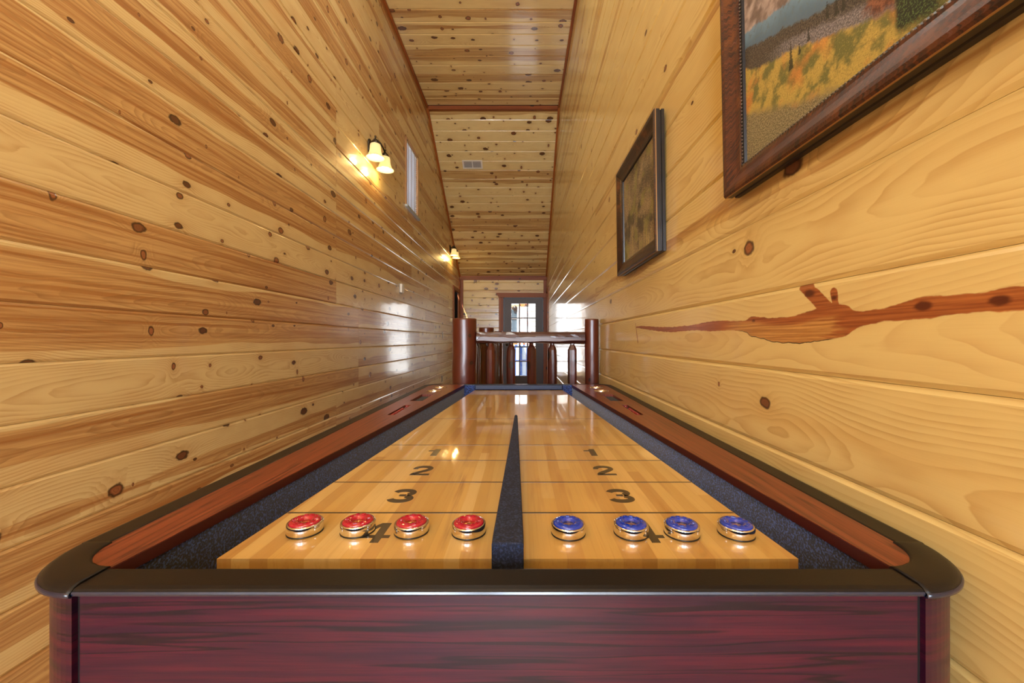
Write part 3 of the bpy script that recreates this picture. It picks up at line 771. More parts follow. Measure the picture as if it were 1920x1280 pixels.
# playfield: glued maple strips
BC = -.0205
def bhw(y): return .408 + (.2694 - .408) * (y - .559) / (2.44 - .559)
pf = MB()
PP = [(BC - bhw(.565) + .004, .565), (BC + bhw(.565) - .004, .565), (BC + bhw(2.43) - .004, 2.43), (BC - bhw(2.43) + .004, 2.43)]
pf.prism(PP, lambda p, t: (p[0], p[1], t), .694, HB - .020); pf = pf.build('playfield', M_MAPLE, T, (.45, .24, .08, 1))
def clip(poly, f):
    out = []
    for i in range(len(poly)):
        a, b = poly[i], poly[(i+1) % len(poly)]; fa, fb = f(a), f(b)
        if fa >= 0: out.append(a)
        if (fa >= 0) != (fb >= 0):
            t_ = fa / (fa - fb); out.append((a[0] + (b[0]-a[0])*t_, a[1] + (b[1]-a[1])*t_))
    return out
TONES = [(.66, .43, .14), (.60, .37, .11), (.70, .47, .17), (.62, .39, .12), (.56, .33, .10), (.68, .45, .16), (.74, .52, .21), (.52, .30, .09)]
x = BC - .41; rr_ = random.Random(11)
while x < BC + .41:
    wd = rr_.choice([.0255, .0255, .028, .022])
    y = .559 - rr_.uniform(0, .5)
    while y < 2.44:
        y2 = y + rr_.uniform(.45, 1.3)
        poly = [(x, max(y, .559)), (x + wd, max(y, .559)), (x + wd, min(y2, 2.44)), (x, min(y2, 2.44))]
        if poly[2][1] - poly[0][1] > .01:
            for sg in (-1, 1): poly = clip(poly, lambda p, sg=sg: bhw(p[1]) - sg * (p[0] - BC)) if len(poly) > 2 else poly
            if len(poly) > 2:
                tn = rr_.choice(TONES); k_ = rr_.uniform(.93, 1.05)
                MB().prism(poly, lambda p, t: (p[0], p[1], t), HB - .0195, HB).build('strip', M_MAPLE, pf, (tn[0]*k_, tn[1]*k_, tn[2]*k_, 1))
        y = y2
    x += wd
# printed lines and numerals
for yy in (.708, .860, 1.015, 1.164, 1.55):
    hw_ = bhw(yy) - .001; MB().box((BC - hw_, yy - .0025, HB - .0002), (BC + hw_, yy + .0025, HB + .00015)).build('score_line', M_INK, pf)
def stroke(pts, wd):
    """outline of a thick polyline in glyph units"""
    L_, R_ = [], []
    for i, p in enumerate(pts):
        a_ = Vector(pts[max(i-1, 0)]); b_ = Vector(pts[min(i+1, len(pts)-1)]); d = (b_ - a_).normalized(); nn = Vector((-d.y, d.x)) * wd / 2
        L_.append((p[0]+nn.x, p[1]+nn.y)); R_.append((p[0]-nn.x, p[1]-nn.y))
    return [[L_[i], L_[i+1], R_[i+1], R_[i]] for i in range(len(pts)-1)]
def ell(cx, cy, rx, ry, a0, a1, n=20): return [(cx + rx*math.cos(math.radians(a0 + (a1-a0)*i/n)), cy + ry*math.sin(math.radians(a0 + (a1-a0)*i/n))) for i in range(n+1)]
GL = {
 '1': [[(.28, .70), (.42, .72), (.54, .82), (.60, 1.0), (.40, .84), (.28, .84)][:0] or [(.0, .66), (.45, .66), (.45, .83), (.0, .80)], [(.45, 0), (1., 0), (1., 1.), (.58, 1.), (.45, .86)]],
 '4': [[(.56, 0), (.80, 0), (.80, 1), (.56, 1)], [(0, .22), (.56, .22), (.56, .37), (0, .37)], [(.80, .22), (1, .22), (1, .37), (.80, .37)], [(0, .37), (.20, .37), (.56, .80), (.56, 1.), (.52, 1.)]],
 '2': stroke([(.11, .64)] + ell(.49, .70, .38, .215, 175, -30, 22) + [(.66, .47), (.40, .31), (.21, .17), (.17, .10)], .25) + [[(.03, 0), (.98, 0), (.98, .17), (.06, .17)]],
 '3': stroke(ell(.48, .73, .36, .19, 170, -62, 22), .25) + stroke(ell(.48, .27, .39, .19, 68, -172, 24), .25) + [[(.34, .45), (.62, .42), (.62, .60), (.34, .59)]],
}
def numeral(ch, cx, y0, y1, wdt):
    m = MB()
    for poly in GL[ch]:
        P = [(cx + (p[0] - .5) * wdt, y0 + p[1] * (y1 - y0)) for p in poly]
        m.prism(P, lambda p, t: (p[0], p[1], t), HB - .0003, HB + .00015)
    m.build('numeral', M_INK, pf)
for cx in (-.235, .1935):
    numeral('4', cx - .0, .603, .668, .056); numeral('3', cx, .754, .818, .049); numeral('2', cx, .904, .970, .047)
    numeral('1', cx - .008, 1.055, 1.120, .031)
# carpeted centre divider, narrowing to the far tip
rings = []
for (y, hw_, zt_) in ((.533, .0205, .8165), (.5345, .0215, .8185), (.56, .0215, .8185), (1.0, .0134, .8185), (1.44, .0055, .8185), (1.452, .0045, .817), (1.458, .003, .812)):
    c_ = -.0195 - .0025 * (y - .533) / .9
    rings.append([(c_ - hw_, y, HB - .0 if y > .558 else .735), (c_ - hw_, y, zt_ - .003), (c_ - hw_ + .002, y, zt_), (c_ + hw_ - .002, y, zt_), (c_ + hw_, y, zt_ - .003), (c_ + hw_, y, HB if y > .558 else .735)])
MB().loft(rings, True, True, False).build('centre_divider', M_FELT, T)
# legs and inner frame
MB().box((TX - .47, .50, .60), (TX + .47, Y1 - .06, .684)).build('cabinet_bottom', M_BAND, T)
for sx in (-1, 1):
    for yy in (.60, 2.34):
        cx = TX + sx * .44
        m = MB(); m.loft([[(cx + a*r, yy + b*r, z_) for a, b in ((-1,-1),(1,-1),(1,1),(-1,1))] for r, z_ in ((.045, .02), (.075, .60))], sm=False)
        lg = m.build('leg', M_APRON, T); MB().lathe([(.0001, 0), (.035, 0), (.035, .012), (.015, .02), (.0001, .02)], (cx, yy, 0), 16).build('leveling_foot', M_BLACK, lg)

# ------------------------------------------------------------------ pucks
def make_puck(mat, nm, seed):
    e = empty(nm)
    MB().lathe([(.0001, 0), (.0245, 0), (.0262, .0013), (.0268, .003), (.0270, .009), (.0268, .0145), (.0262, .0160), (.0240, .0166), (.0236, .0160)], n=56).build('body', M_CHROME, e)
    MB().lathe([(.0001, .0001), (.0262, .0001), (.0271, .0004), (.0271, .0012), (.0262, .0014)], n=48).build('base_ring', M_BLACK, e)
    MB().lathe([(.0237, .0155), (.0238, .0172), (.0228, .0186), (.0195, .0193), (.0135, .0193), (.0112, .0188), (.0100, .0172), (.0085, .0150)], n=56).build('cap', mat, e)
    MB().lathe([(.0001, .0152), (.0086, .0152), (.0088, .0150)], n=24).build('hub', M_BRASS, e)
    m = MB(); r_ = random.Random(seed)
    for i in range(11):
        a = 2*PI*i/11; da = .16
        pts = []
        for (r1, r2, a1, a2) in ((.0145, .0188, a - da, a - da + .07), (.0180, .0190, a - da, a + da), (.0145, .0155, a - da, a + da)):
            n0 = len(m.v)
            for zz in (.0190, .0202):
                for (r0, aa) in ((r1, a1), (r2, a1), (r2, a2), (r1, a2)): m.v.append((r0*math.cos(aa), r0*math.sin(aa), zz))
            for q in ((0,3,2,1),(4,5,6,7),(0,1,5,4),(1,2,6,5),(2,3,7,6),(3,0,4,7)): m.face([n0+k_ for k_ in q])
    m.build('raised_lettering', mat, e)
    return e
pr = make_puck(M_REDP, 'red_puck', 1); pb = make_puck(M_BLUE, 'blue_puck', 2)
redp = [(-.348, .639, 'red shuffleboard puck at the far left end of the red row'), (-.264, .641, 'second red puck from left, just left of the numeral 4'),
        (-.177, .638, 'third red puck from left, just right of the numeral 4'), (-.085, .635, 'red puck closest to the dark centre divider')]
blup = [(.0733, .6326, 'blue shuffleboard puck closest to the dark centre divider'), (.1728, .6326, 'second blue puck from the divider, touching the numeral 4'),
        (.2526, .631, 'third blue puck from the divider, right of the numeral 4'), (.3385, .6305, 'blue puck at the far right end of the row')]
for src, lst, nm, gp in ((pr, redp, 'red_puck', 'red pucks in a row on the left lane'), (pb, blup, 'blue_puck', 'blue pucks in a row on the right lane')):
    for i, (x, y, lab) in enumerate(lst):
        o = src if i == 0 else copy_tree(src)
        o.location = (x, y, HB + .0002); o.rotation_euler = (0, 0, RND.uniform(0, 6)); tag(o, lab, 'puck', gp)

# ------------------------------------------------------------------ railing at the head of the stairs
def logpost(name, x, y, r, top, seed, label, parent=None):
    rr = random.Random(seed); n = 28
    rings = []; us = []
    per = [rr.uniform(-.02, .02) for _ in range(n)]
    per = [(per[i] + per[i-1] + per[(i+1) % n]) / 3 for i in range(n)]
    hs = [0, .12, .3, .5, .7, .9, 1.0, top - .012, top - .003, top]
    for k, zz in enumerate(hs):
        k2 = 1 if k < 8 else (.985 if k == 8 else .94)
        off = (rr.uniform(-.003, .003), rr.uniform(-.003, .003)) if k < 7 else (0, 0)
        rings.append([(x + off[0] + r*k2*(1+per[i])*math.cos(2*PI*i/n), y + off[1] + r*k2*(1+per[i])*math.sin(2*PI*i/n), zz) for i in range(n)])
        us.append(zz)
    us.append(2 * PI * r)
    o = MB().loft(rings, True, True, True, uvs=us).build(name, M_LOG, parent, (.5, .5, rr.random(), 1))
    o.data.polygons[-1].use_smooth = False
    if label: tag(o, label, 'post', 'log newel posts')
    return o
logpost('newel_post', -.413, 2.86, .0868, CZ + .152, 3, 'thick round log newel post at the left end of the railing')
logpost('newel_post', .4985, 2.86, .0500, CZ + .149, 4, 'slim log post of the railing against the right wall')
logpost('newel_post', -.413, 4.60, .0860, CZ + .142, 5, 'round log post standing behind the thick left newel')
logpost('newel_post', -.413, 6.90, .0700, CZ + .150, 6, 'farthest thin log post near the end door')

def baluster(x, y, r, z0, z1, seed, parent, n=11, hs=None):
    rr = random.Random(seed); per = [rr.uniform(-.10, .10) for _ in range(n)]
    prof = [(.35, z0), (.55, z0 + .02), (1.0, z0 + .06), (1.06, z0 + (z1-z0)*.3), (1.0, z0 + (z1-z0)*.6), (1.03, z1 - .12), (1.0, z1 - .044), (.72, z1 - .022), (.48, z1 - .008), (.46, z1 + .012)]
    rings = []; us = []
    for k, (f, zz) in enumerate(prof):
        ox, oy = rr.uniform(-.002, .002), rr.uniform(-.002, .002)
        rings.append([(x + ox + r*f*(1+per[i]+rr.uniform(-.03,.03))*math.cos(2*PI*i/n), y + oy + r*f*(1+per[i])*math.sin(2*PI*i/n), zz) for i in range(n)]); us.append(zz)
    us.append(2*PI*r)
    o = MB().loft(rings, True, True, False, uvs=us).build('baluster', M_LOG, parent, (rr.uniform(.3, .8), .5, rr.random(), 1))
    return o
def handrail(name, fn, length, zc, parent, seed, hgt=.042, dep=.040, n=22):
    rr = random.Random(seed)
    rings = []; us = []
    base = [(0, 1), (-.55, .92), (-.92, .55), (-1.02, .12), (-1.0, -.45), (-.7, -.85), (0, -1), (.7, -.8), (1, 0), (.75, .75)]
    for k in range(n + 1):
        f = k / n; wob = [rr.uniform(-.04, .04) for _ in base]
        b1 = .30 * math.sin(f*9 + seed); b2 = .10 * math.sin(f*5 + 1 + seed)
        ring = []
        for (a, b), w_ in zip(base, wob):
            bb = b
            if b < -.3: bb = b * (1 + b2)
            if b == .12: bb = b + b1 * .4
            ring.append(fn(f * length, a * dep * (1 + w_), zc + bb * hgt * (1 + w_ * .5)))
        rings.append(ring); us.append(f * length)
    us.append(.26)
    return MB().loft(rings, True, True, False, uvs=us).build(name, M_LOG, parent, (.7, .5, rr.random(), 1))
R1 = empty('log_railing', (.05, 2.86, 0)); tag(R1, 'log railing with hewn balusters crossing behind the table', 'railing')
handrail('handrail', lambda u, a, z_: (-.324 + u, 2.86 + a, z_), .770, CZ + .0155, R1, 2)
for i, px in enumerate((919.7, 958.3, 996.3, 1034.9, 1073)):
    baluster((px - 979) / 747 * 2.86, 2.86, .0310, .17, CZ - .028, 20 + i, R1)
handrail('bottom_rail', lambda u, a, z_: (-.324 + u, 2.86 + a, z_), .770, .15, R1, 5)
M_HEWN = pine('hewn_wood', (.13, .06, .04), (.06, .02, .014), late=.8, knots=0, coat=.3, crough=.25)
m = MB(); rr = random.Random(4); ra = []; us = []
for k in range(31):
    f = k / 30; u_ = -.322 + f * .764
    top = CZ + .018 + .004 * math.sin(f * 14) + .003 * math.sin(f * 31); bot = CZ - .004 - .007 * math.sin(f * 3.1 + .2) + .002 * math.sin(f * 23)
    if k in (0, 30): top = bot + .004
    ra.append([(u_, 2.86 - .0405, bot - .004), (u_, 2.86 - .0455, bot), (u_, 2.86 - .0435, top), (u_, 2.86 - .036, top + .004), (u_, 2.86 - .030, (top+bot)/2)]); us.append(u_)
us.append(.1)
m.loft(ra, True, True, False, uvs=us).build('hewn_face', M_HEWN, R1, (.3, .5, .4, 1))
R2 = empty('log_railing', (-.413, 3.7, 0)); tag(R2, 'log railing running back between the two left posts', 'railing')
handrail('handrail', lambda u, a, z_: (-.413 + a, 2.950 + u, z_), 1.56, CZ + .010, R2, 7)
handrail('bottom_rail', lambda u, a, z_: (-.413 + a, 2.950 + u, z_), 1.56, .15, R2, 8)
for i in range(10): baluster(-.413, 3.07 + i*.148, .029, .17, CZ - .030, 40 + i, R2)
R3 = empty('log_railing', (-.413, 5.75, 0)); tag(R3, 'farthest stretch of log railing between the distant posts', 'railing')
handrail('handrail', lambda u, a, z_: (-.413 + a, 4.690 + u, z_), 2.13, CZ + .010, R3, 9)
handrail('bottom_rail', lambda u, a, z_: (-.413 + a, 4.690 + u, z_), 2.13, .15, R3, 10)
for i in range(13): baluster(-.413, 4.84 + i*.153, .029, .17, CZ - .030, 60 + i, R3)

# ------------------------------------------------------------------ sconces
t = NT('frosted_shade')
tl = t.n('ShaderNodeBsdfTranslucent'); df = t.n('ShaderNodeBsdfDiffuse'); em = t.n('ShaderNodeEmission'); m1 = t.n('ShaderNodeMixShader'); ad = t.n('ShaderNodeAddShader')
tl.inputs[0].default_value = (.62, .52, .36, 1); df.inputs[0].default_value = (.8, .72, .55, 1); m1.inputs[0].default_value = .45
em.inputs[0].default_value = (1, .74, .36, 1); em.inputs[1].default_value = .35
t.t.links.new(tl.outputs[0], m1.inputs[1]); t.t.links.new(df.outputs[0], m1.inputs[2])
t.t.links.new(m1.outputs[0], ad.inputs[0]); t.t.links.new(em.outputs[0], ad.inputs[1]); t.t.links.new(ad.outputs[0], t.out.inputs[0])
M_SHADE = t.m
t = NT('lit_bulb'); em = t.n('ShaderNodeEmission'); em.inputs[0].default_value = (1, .80, .48, 1); em.inputs[1].default_value = 12.
t.t.links.new(em.outputs[0], t.out.inputs[0]); M_BULB = t.m
def make_sconce():
    e = empty('wall_sconce')
    m = MB(); rings = []
    for f, dx in ((1.0, 0), (1.0, .006), (.93, .012), (.7, .018), (.35, .022), (.02, .024)):
        rings.append([(dx, .052*f*math.cos(2*PI*i/28), .078*f*math.sin(2*PI*i/28)) for i in range(28)])
    m.loft(rings).build('backplate', M_BRONZE, e)
    MB().tube([(.018, 0, .02), (.06, 0, .045), (.10, 0, .035)], .0075, 10).build('arm', M_BRONZE, e)
    MB().tube([(.10, -.15, .0), (.10, -.125, .012), (.10, -.06, .030), (.10, 0, .036), (.10, .06, .030), (.10, .125, .012), (.10, .15, .0)], .0075, 10).build('crossbar', M_BRONZE, e)
    for sy in (-.125, .125):
        MB().lathe([(.0001, .045), (.009, .040), (.009, .030), (.005, .022), (.012, .012), (.030, -.008), (.036, -.022), (.036, -.036), (.0001, -.036)], (.10, sy, 0), 24).build('lamp_holder', M_BRONZE, e)
        sh = MB().lathe([(.034, -.030), (.043, -.036), (.0465, -.052), (.0480, -.080), (.0520, -.105), (.0610, -.128), (.0730, -.146), (.0815, -.154),
                         (.0795, -.155), (.0705, -.144), (.0585, -.126), (.0495, -.104), (.0455, -.080), (.0440, -.052), (.040, -.040), (.034, -.033)], (.10, sy, 0), 36)
        sh = sh.build('lamp_shade', M_SHADE, e); tag(sh, 'frosted bell shade')
        MB().lathe([(.0001, -.158), (.012, -.156), (.024, -.148), (.031, -.134), (.032, -.122), (.028, -.106), (.018, -.088), (.013, -.070), (.013, -.036)], (.10, sy, 0), 20).build('bulb', M_BULB, e)
    return e
sc1 = make_sconce(); sc1.location = (XL, 3.655, CZ + 1.765)
tag(sc1, 'two-bell bronze wall sconce nearest the camera, left of the window', 'sconce', 'wall sconces on the left wall')
sc3 = copy_tree(sc1); sc3.location = (XL, 7.73, CZ + 1.765); tag(sc3, 'small distant two-bell wall sconce near the far end', 'sconce', 'wall sconces on the left wall')
for yy in (3.655, 7.73):
    for sy in (-.125, .125): light('sconce_light', 'POINT', (XL + .10, yy + sy, CZ + 1.765 - .185), 3.6, (1, .66, .22), size=.03)

# made-up torchiere behind the viewer, added to brighten the ceiling
tc = empty('added_floor_lamp', (-1.12, -1.3, 0)); tag(tc, 'unseen bronze uplight floor lamp added behind the viewer to brighten the ceiling', 'lamp')
MB().lathe([(.0001, 0), (.14, 0), (.14, .015), (.03, .03), (.0001, .03)], (-1.12, -1.3, 0), 28).build('base', M_BRONZE, tc)
MB().lathe([(.012, .03), (.012, 1.75), (.0001, 1.75)], (-1.12, -1.3, 0), 14).build('pole', M_BRONZE, tc)
MB().lathe([(.0001, 1.745), (.05, 1.76), (.13, 1.80), (.17, 1.85), (.165, 1.85), (.12, 1.81), (.0001, 1.775)], (-1.12, -1.3, 0), 32).build('bowl', M_BRONZE, tc)
light('floor_fill_light', 'AREA', (-1.12, -1.3, 1.84), 120, (1, .93, .82), (PI, 0, 0), .22, .22)

# made-up flush lamps above and behind the camera, added for brightness
cl = empty('added_ceiling_lamp'); MB().lathe([(.0001, -.03), (.22, -.028), (.235, -.02), (.235, 0)], n=32).build('lamp_pan', M_WHITE, cl)
for i, (x, y) in enumerate(ADDED_LAMPS):
    o = cl if i == 0 else copy_tree(cl); o.location = (x, y, ZC - .001)
    tag(o, ['round flush lamp added unseen on the ceiling behind the viewer', 'round flush lamp added unseen on the ceiling straight above the viewer', 'round flush lamp added unseen on the ceiling above the table end'][i], 'lamp', 'flush ceiling lamps added for fill light')

# ------------------------------------------------------------------ small wall and ceiling fittings
th = empty('thermostat', (XL, 4.57, 1.64)); tag(th, 'small white thermostat box on the left wall', 'thermostat')
MB().box((XL, 4.53, 1.625), (XL + .006, 4.62, 1.735)).build('base', M_GREY, th)
MB().box((XL + .006, 4.535, 1.63), (XL + .034, 4.615, 1.73)).build('cover', M_WHITE, th, bevel=.004)
sw = empty('light_switch', (XL, 7.0, 1.17)); tag(sw, 'small grey light switch on left wall above the outlet', 'switch')
MB().box((XL, 6.965, 1.115), (XL + .005, 7.035, 1.23)).build('plate', M_GREY, sw, bevel=.002, seg=1); MB().box((XL + .005, 6.99, 1.155), (XL + .010, 7.01, 1.19)).build('toggle', M_WHITE, sw)
ou = empty('wall_outlet', (XL, 6.95, .41)); tag(ou, 'grey electrical outlet low on the left wall beyond the table', 'outlet')
MB().box((XL, 6.915, .355), (XL + .005, 6.985, .47)).build('plate', M_GREY, ou, bevel=.002, seg=1); MB().box((XL + .005, 6.933, .37), (XL + .008, 6.967, .455)).build('socket', M_BLACK, ou)

va = empty('ceiling_vent', (-.823, 6.61, ZC + (6.61 - YR) * (ZB - ZC) / (YB - YR))); tag(va, 'white louvred vent in the sloping ceiling', 'vent')
s0 = (6.61 - YR) / ey
def vb(u0, u1, s0_, s1_, n0, n1, nm, mat):
    m = MB(); m.prism([(s0_, n0), (s1_, n0), (s1_, n1), (s0_, n1)], lambda p, t: slope(t, p[0], p[1]), u0, u1); return m.build(nm, mat, va)
vb(-.823 - .165, -.823 + .165, s0 - .075, s0 - .055, 0, .012, 'vent_frame', M_WHITE); vb(-.823 - .165, -.823 + .165, s0 + .055, s0 + .075, 0, .012, 'vent_frame', M_WHITE)
vb(-.823 - .165, -.823 - .140, s0 - .055, s0 + .055, 0, .012, 'vent_frame', M_WHITE); vb(-.823 + .140, -.823 + .165, s0 - .055, s0 + .055, 0, .012, 'vent_frame', M_WHITE)
vb(-.823 - .008, -.823 + .008, s0 - .055, s0 + .055, 0, .010, 'vent_bar', M_WHITE)
vb(-.823 - .140, -.823 + .140, s0 - .055, s0 + .055, 0, .002, 'vent_backing', M_BLACK)
for i in range(8):
    c_ = s0 - .048 + i * .0137
    for ua, ub in ((-.14, -.008), (.008, .14)):
        m = MB(); m.prism([(c_, .003), (c_ + .009, .008), (c_ + .009, .0095), (c_, .0045)], lambda p, t: slope(t, p[0], p[1]), -.823 + ua, -.823 + ub); m.build('louvre', M_GREY, va)

# ------------------------------------------------------------------ framed pictures on the right wall
def burl(dk=1.):
    t = NT('burl_frame'); M = t.M; x, y, z_ = t.sep(t.obj())
    q = t.n('ShaderNodeUVMap').outputs[0]; u, v, _ = t.sep(q)
    s1 = t.noise(t.vec(M('MULTIPLY', u, 190.), M('MULTIPLY_ADD', v, 30., M('MULTIPLY', u, 60.)), 1.), 1, 3, .65)
    s2 = t.noise(t.vec(M('MULTIPLY', u, 18.), M('MULTIPLY', v, 20.), 4.), 1, 3)
    c = t.mix(t.step(s1, .38, .62), (.016*dk, .008*dk, .010*dk), (.10*dk, .028*dk, .012*dk))
    c = t.mix(M('MULTIPLY', t.step(s2, .5, .7), .6), c, (.17, .055, .016))
    c = t.mix(M('MULTIPLY', t.step(s1, .62, .74), .5), c, (.16, .13, .15))
    return t.pbr(Base_Color=c, Roughness=.42, Coat_Weight=.2, Coat_Roughness=.3, Normal=t.bump(s1, .3, .0008))
M_BURL = burl(); M_BURLD = burl(.38)
M_GILT = plain('aged_gilt', (.35, .20, .08), .4, Metallic=.6)
M_PEWTER = plain('pewter', (.22, .20, .18), .35, Metallic=.8)
def framed(y0, z0, W, H, lean, label, canvas_mat, burlm=None):
    e = empty('framed_picture', (XR, y0, z0)); tag(e, label, 'picture', 'framed pictures on the right wall')
    tl_ = math.tan(math.radians(lean))
    def P(s_, t_, n_): return (XR - .0015 - n_ - t_ * tl_, y0 + s_, z0 + t_)
    def ringpt(d): return [(d, d), (W - d, d), (W - d, H - d), (d, H - d)]
    def member(prof, nm, mat, split=True):
        m = MB() if not split else None
        for k in range(4):
            mm = m or MB()
            base = len(mm.v)
            j = (k + 1) % 4
            for end in (k, j):
                for d, n_ in prof:
                    s_, t_ = ringpt(d)[end]; mm.v.append(P(s_, t_, n_))
            np_ = len(prof); Lk = W if k % 2 == 0 else H
            for i in range(np_):
                i2 = (i + 1) % np_
                mm.face([base+i, base+i2, base+np_+i2, base+np_+i], [(0, prof[i][0]), (0, prof[i2][0]), (Lk, prof[i2][0]), (Lk, prof[i][0])])
            if split:
                mm.face(list(range(base, base+np_))); mm.face(list(range(base+np_, base+2*np_)))
                mm.build(nm, mat, e)
        if m: return m.build(nm, mat, e)
    member([(.0, .034), (.0, .0365), (.003, .041), (.010, .042), (.018, .040), (.028, .034), (.040, .0275), (.050, .0245), (.056, .0245), (.056, .014), (.02, .014)], 'frame_rail', burlm or M_BURL)
    member([(.001, 0), (.001, .011), (.004, .013), (.004, .016), (.0005, .018), (.0005, .0338), (.018, .0338), (.018, 0)], 'frame_back', M_BLACK, False)
    member([(-.0008, .0325), (-.0008, .0355), (.0012, .0372), (.002, .034)], 'gilt_edge', M_GILT, False)
    member([(.0555, .014), (.0555, .0225), (.0625, .0205), (.0640, .014)], 'inner_lip', M_BLACK, False)
    m = MB(); d = .0590; pitch = .0085
    for (a, b, k) in ((d, W - d, 0), (d, H - d, 1), (d, W - d, 2), (d, H - d, 3)):
        q = a
        while q < b:
            s_, t_ = ((q, d), (W - d, q), (q, H - d), (d, q))[k]
            c0 = P(s_, t_, .0225); n0 = len(m.v); r = .0030
            m.v += [(c0[0]-r, c0[1], c0[2]), (c0[0], c0[1]-r, c0[2]), (c0[0], c0[1], c0[2]-r), (c0[0], c0[1]+r, c0[2]), (c0[0], c0[1], c0[2]+r)]
            for f in ((0,1,2),(0,2,3),(0,3,4),(0,4,1)): m.face([n0+i for i in f], None, True)
            q += pitch
    bd = m.build('bead_trim', M_PEWTER, e); tag(bd, kind='stuff')
    c = MB(); c.prism([(.055, .055), (W - .055, .055), (W - .055, H - .055), (.055, H - .055)], lambda p, n_: P(p[0], p[1], n_), .010, .0145)
    c.build('canvas', canvas_mat, e)
    return e

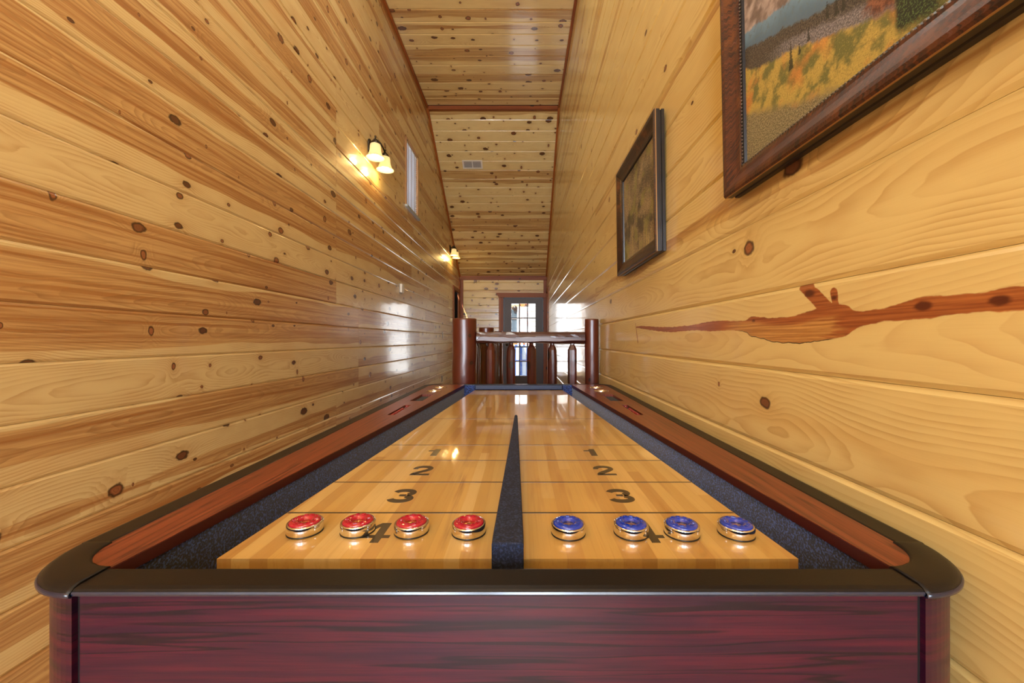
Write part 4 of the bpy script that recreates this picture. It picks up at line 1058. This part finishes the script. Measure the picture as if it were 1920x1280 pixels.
def landscape():
    t = NT('autumn_valley_painting'); M = t.M; x, y, z_ = t.sep(t.obj())
    s_ = M('SUBTRACT', .965, y); zr = M('SUBTRACT', z_, CZ)
    p = t.vec(s_, zr, 0.)
    nA = t.noise(p, 9, 4, .6); nB = t.noise(p, 90, 3, .7); nC = t.noise(p, 320, 3, .7); nD = t.noise(p, 22, 3, .6)
    h_ = M('MULTIPLY_ADD', s_, .42, zr)
    h_ = M('MULTIPLY_ADD', M('SUBTRACT', nA, .5), .05, h_)
    # clouds
    cl_ = t.mix(t.step(nD, .35, .68), (.16, .125, .11), (.50, .44, .43))
    blue = t.mix(t.step(M('MULTIPLY_ADD', M('SUBTRACT', nD, .5), .03, h_), .695, .755), (.09, .17, .27), (.17, .33, .52))
    blue = t.mix(t.step(nB, .5, .7), blue, (.12, .19, .24))
    forest = t.mix(t.step(nC, .4, .65), (.028, .026, .024), (.14, .125, .10))
    mist = t.mix(t.step(nC, .42, .62), (.10, .10, .12), (.30, .30, .33))
    bush = t.mix(t.step(nD, .42, .56), (.15, .16, .045), (.46, .36, .09))
    bush = t.mix(M('MULTIPLY', t.step(t.noise(p, 14, 3), .5, .68), .75), bush, (.62, .26, .06))
    bush = t.mix(M('MULTIPLY', t.step(nC, .5, .68), .6), bush, (.10, .09, .03))
    bush = t.mix(M('MULTIPLY', t.step(nC, .42, .30), .5), bush, (.80, .66, .22))
    low = t.mix(t.step(nC, .4, .65), (.11, .10, .05), (.38, .34, .20))
    hh = M('MULTIPLY_ADD', M('SUBTRACT', nB, .5), .018, h_)
    c = t.mix(t.step(hh, .735, .742), blue, cl_)
    c = t.mix(t.step(hh, .700, .694), c, forest)
    c = t.mix(M('MULTIPLY', t.step(hh, .678, .664), t.step(s_, .08, .2)), c, mist)
    c = t.mix(t.step(hh, .650, .640), c, bush)
    c = t.mix(t.step(hh, .555, .53), c, low)
    # red-brown hillside and dark trees at the right
    rb = M('MULTIPLY', t.step(M('ADD', s_, M('MULTIPLY', M('SUBTRACT', nD, .5), .08)), .34, .36), t.step(hh, .635, .66))
    c = t.mix(rb, c, t.mix(t.step(nB, .4, .6), (.10, .035, .02), (.26, .11, .06)))
    dt = M('MULTIPLY', t.step(s_, .39, .40), t.step(M('ADD', s_, M('MULTIPLY', nB, .05)), .50, .47))
    dt = M('MULTIPLY', dt, t.step(hh, .60, .62))
    c = t.mix(dt, c, t.mix(t.step(nC, .5, .6), (.012, .018, .010), (.09, .16, .05)))
    # spruces
    for (sx, sz, hh_, ww) in ((.176, .535, .055, .012), (.305, .545, .05, .008), (.29, .55, .03, .008), (.27, .56, .03, .007), (.225, .555, .025, .007), (.33, .555, .03, .007), (.20, .548, .02, .006)):
        up = M('DIVIDE', M('SUBTRACT', zr, sz), hh_)
        wd = M('MULTIPLY', M('SUBTRACT', 1., up), ww * .5)
        jag = M('MULTIPLY', M('SUBTRACT', t.noise(t.vec(s_, M('MULTIPLY', zr, 3.), sx*50), 160, 2), .4), .010)
        ins = M('MULTIPLY', t.step(M('SUBTRACT', M('ADD', wd, jag), M('ABSOLUTE', M('SUBTRACT', s_, sx))), 0., .001), M('MULTIPLY', M('GREATER_THAN', up, 0.), M('LESS_THAN', up, 1.)))
        c = t.mix(M('MULTIPLY', ins, .85), c, (.02, .024, .016))
    wv = t.n('ShaderNodeTexChecker'); wv.inputs['Scale'].default_value = 700; t.put(wv.inputs['Vector'], p)
    c = t.mix(.10, c, wv.outputs['Color'], 'OVERLAY')
    return t.pbr(Base_Color=c, Roughness=.55, Normal=t.bump(nC, .3, .001))
def woods():
    t = NT('birch_woods_painting'); M = t.M; x, y, z_ = t.sep(t.obj())
    p = t.vec(y, z_, 0.)
    nA = t.noise(p, 7, 4, .65); nC = t.noise(p, 150, 4, .7); nT = t.noise(t.vec(M('MULTIPLY', y, 60.), M('MULTIPLY', z_, 3.), 2.), 1, 3)
    zr = M('SUBTRACT', z_, CZ)
    c = t.mix(t.step(nA, .35, .65), (.07, .06, .04), (.36, .29, .17))
    c = t.mix(M('MULTIPLY', t.step(nC, .45, .62), .7), c, (.06, .055, .035))
    c = t.mix(M('MULTIPLY', t.step(nC, .45, .36), .75), c, (.52, .40, .28))
    g = t.noise(p, 12, 2); c = t.mix(M('MULTIPLY', t.step(g, .52, .62), .5), c, (.22, .24, .05))
    c = t.mix(M('MULTIPLY', M('MULTIPLY', t.step(nT, .60, .66), t.step(zr, .62, .50)), .8), c, (.46, .40, .12))
    c = t.mix(M('MULTIPLY', M('MULTIPLY', t.step(nA, .50, .42), t.step(zr, .66, .6)), .6), c, (.05, .045, .04))
    return t.pbr(Base_Color=c, Roughness=.5)
framed(.02, CZ + .358, .99, .72, 1.1, 'large framed autumn mountain valley painting nearest the camera', landscape())
framed(1.522, CZ + .340, .616, .545, .8, 'smaller framed woodland painting farther along the right wall', woods(), M_BURLD)
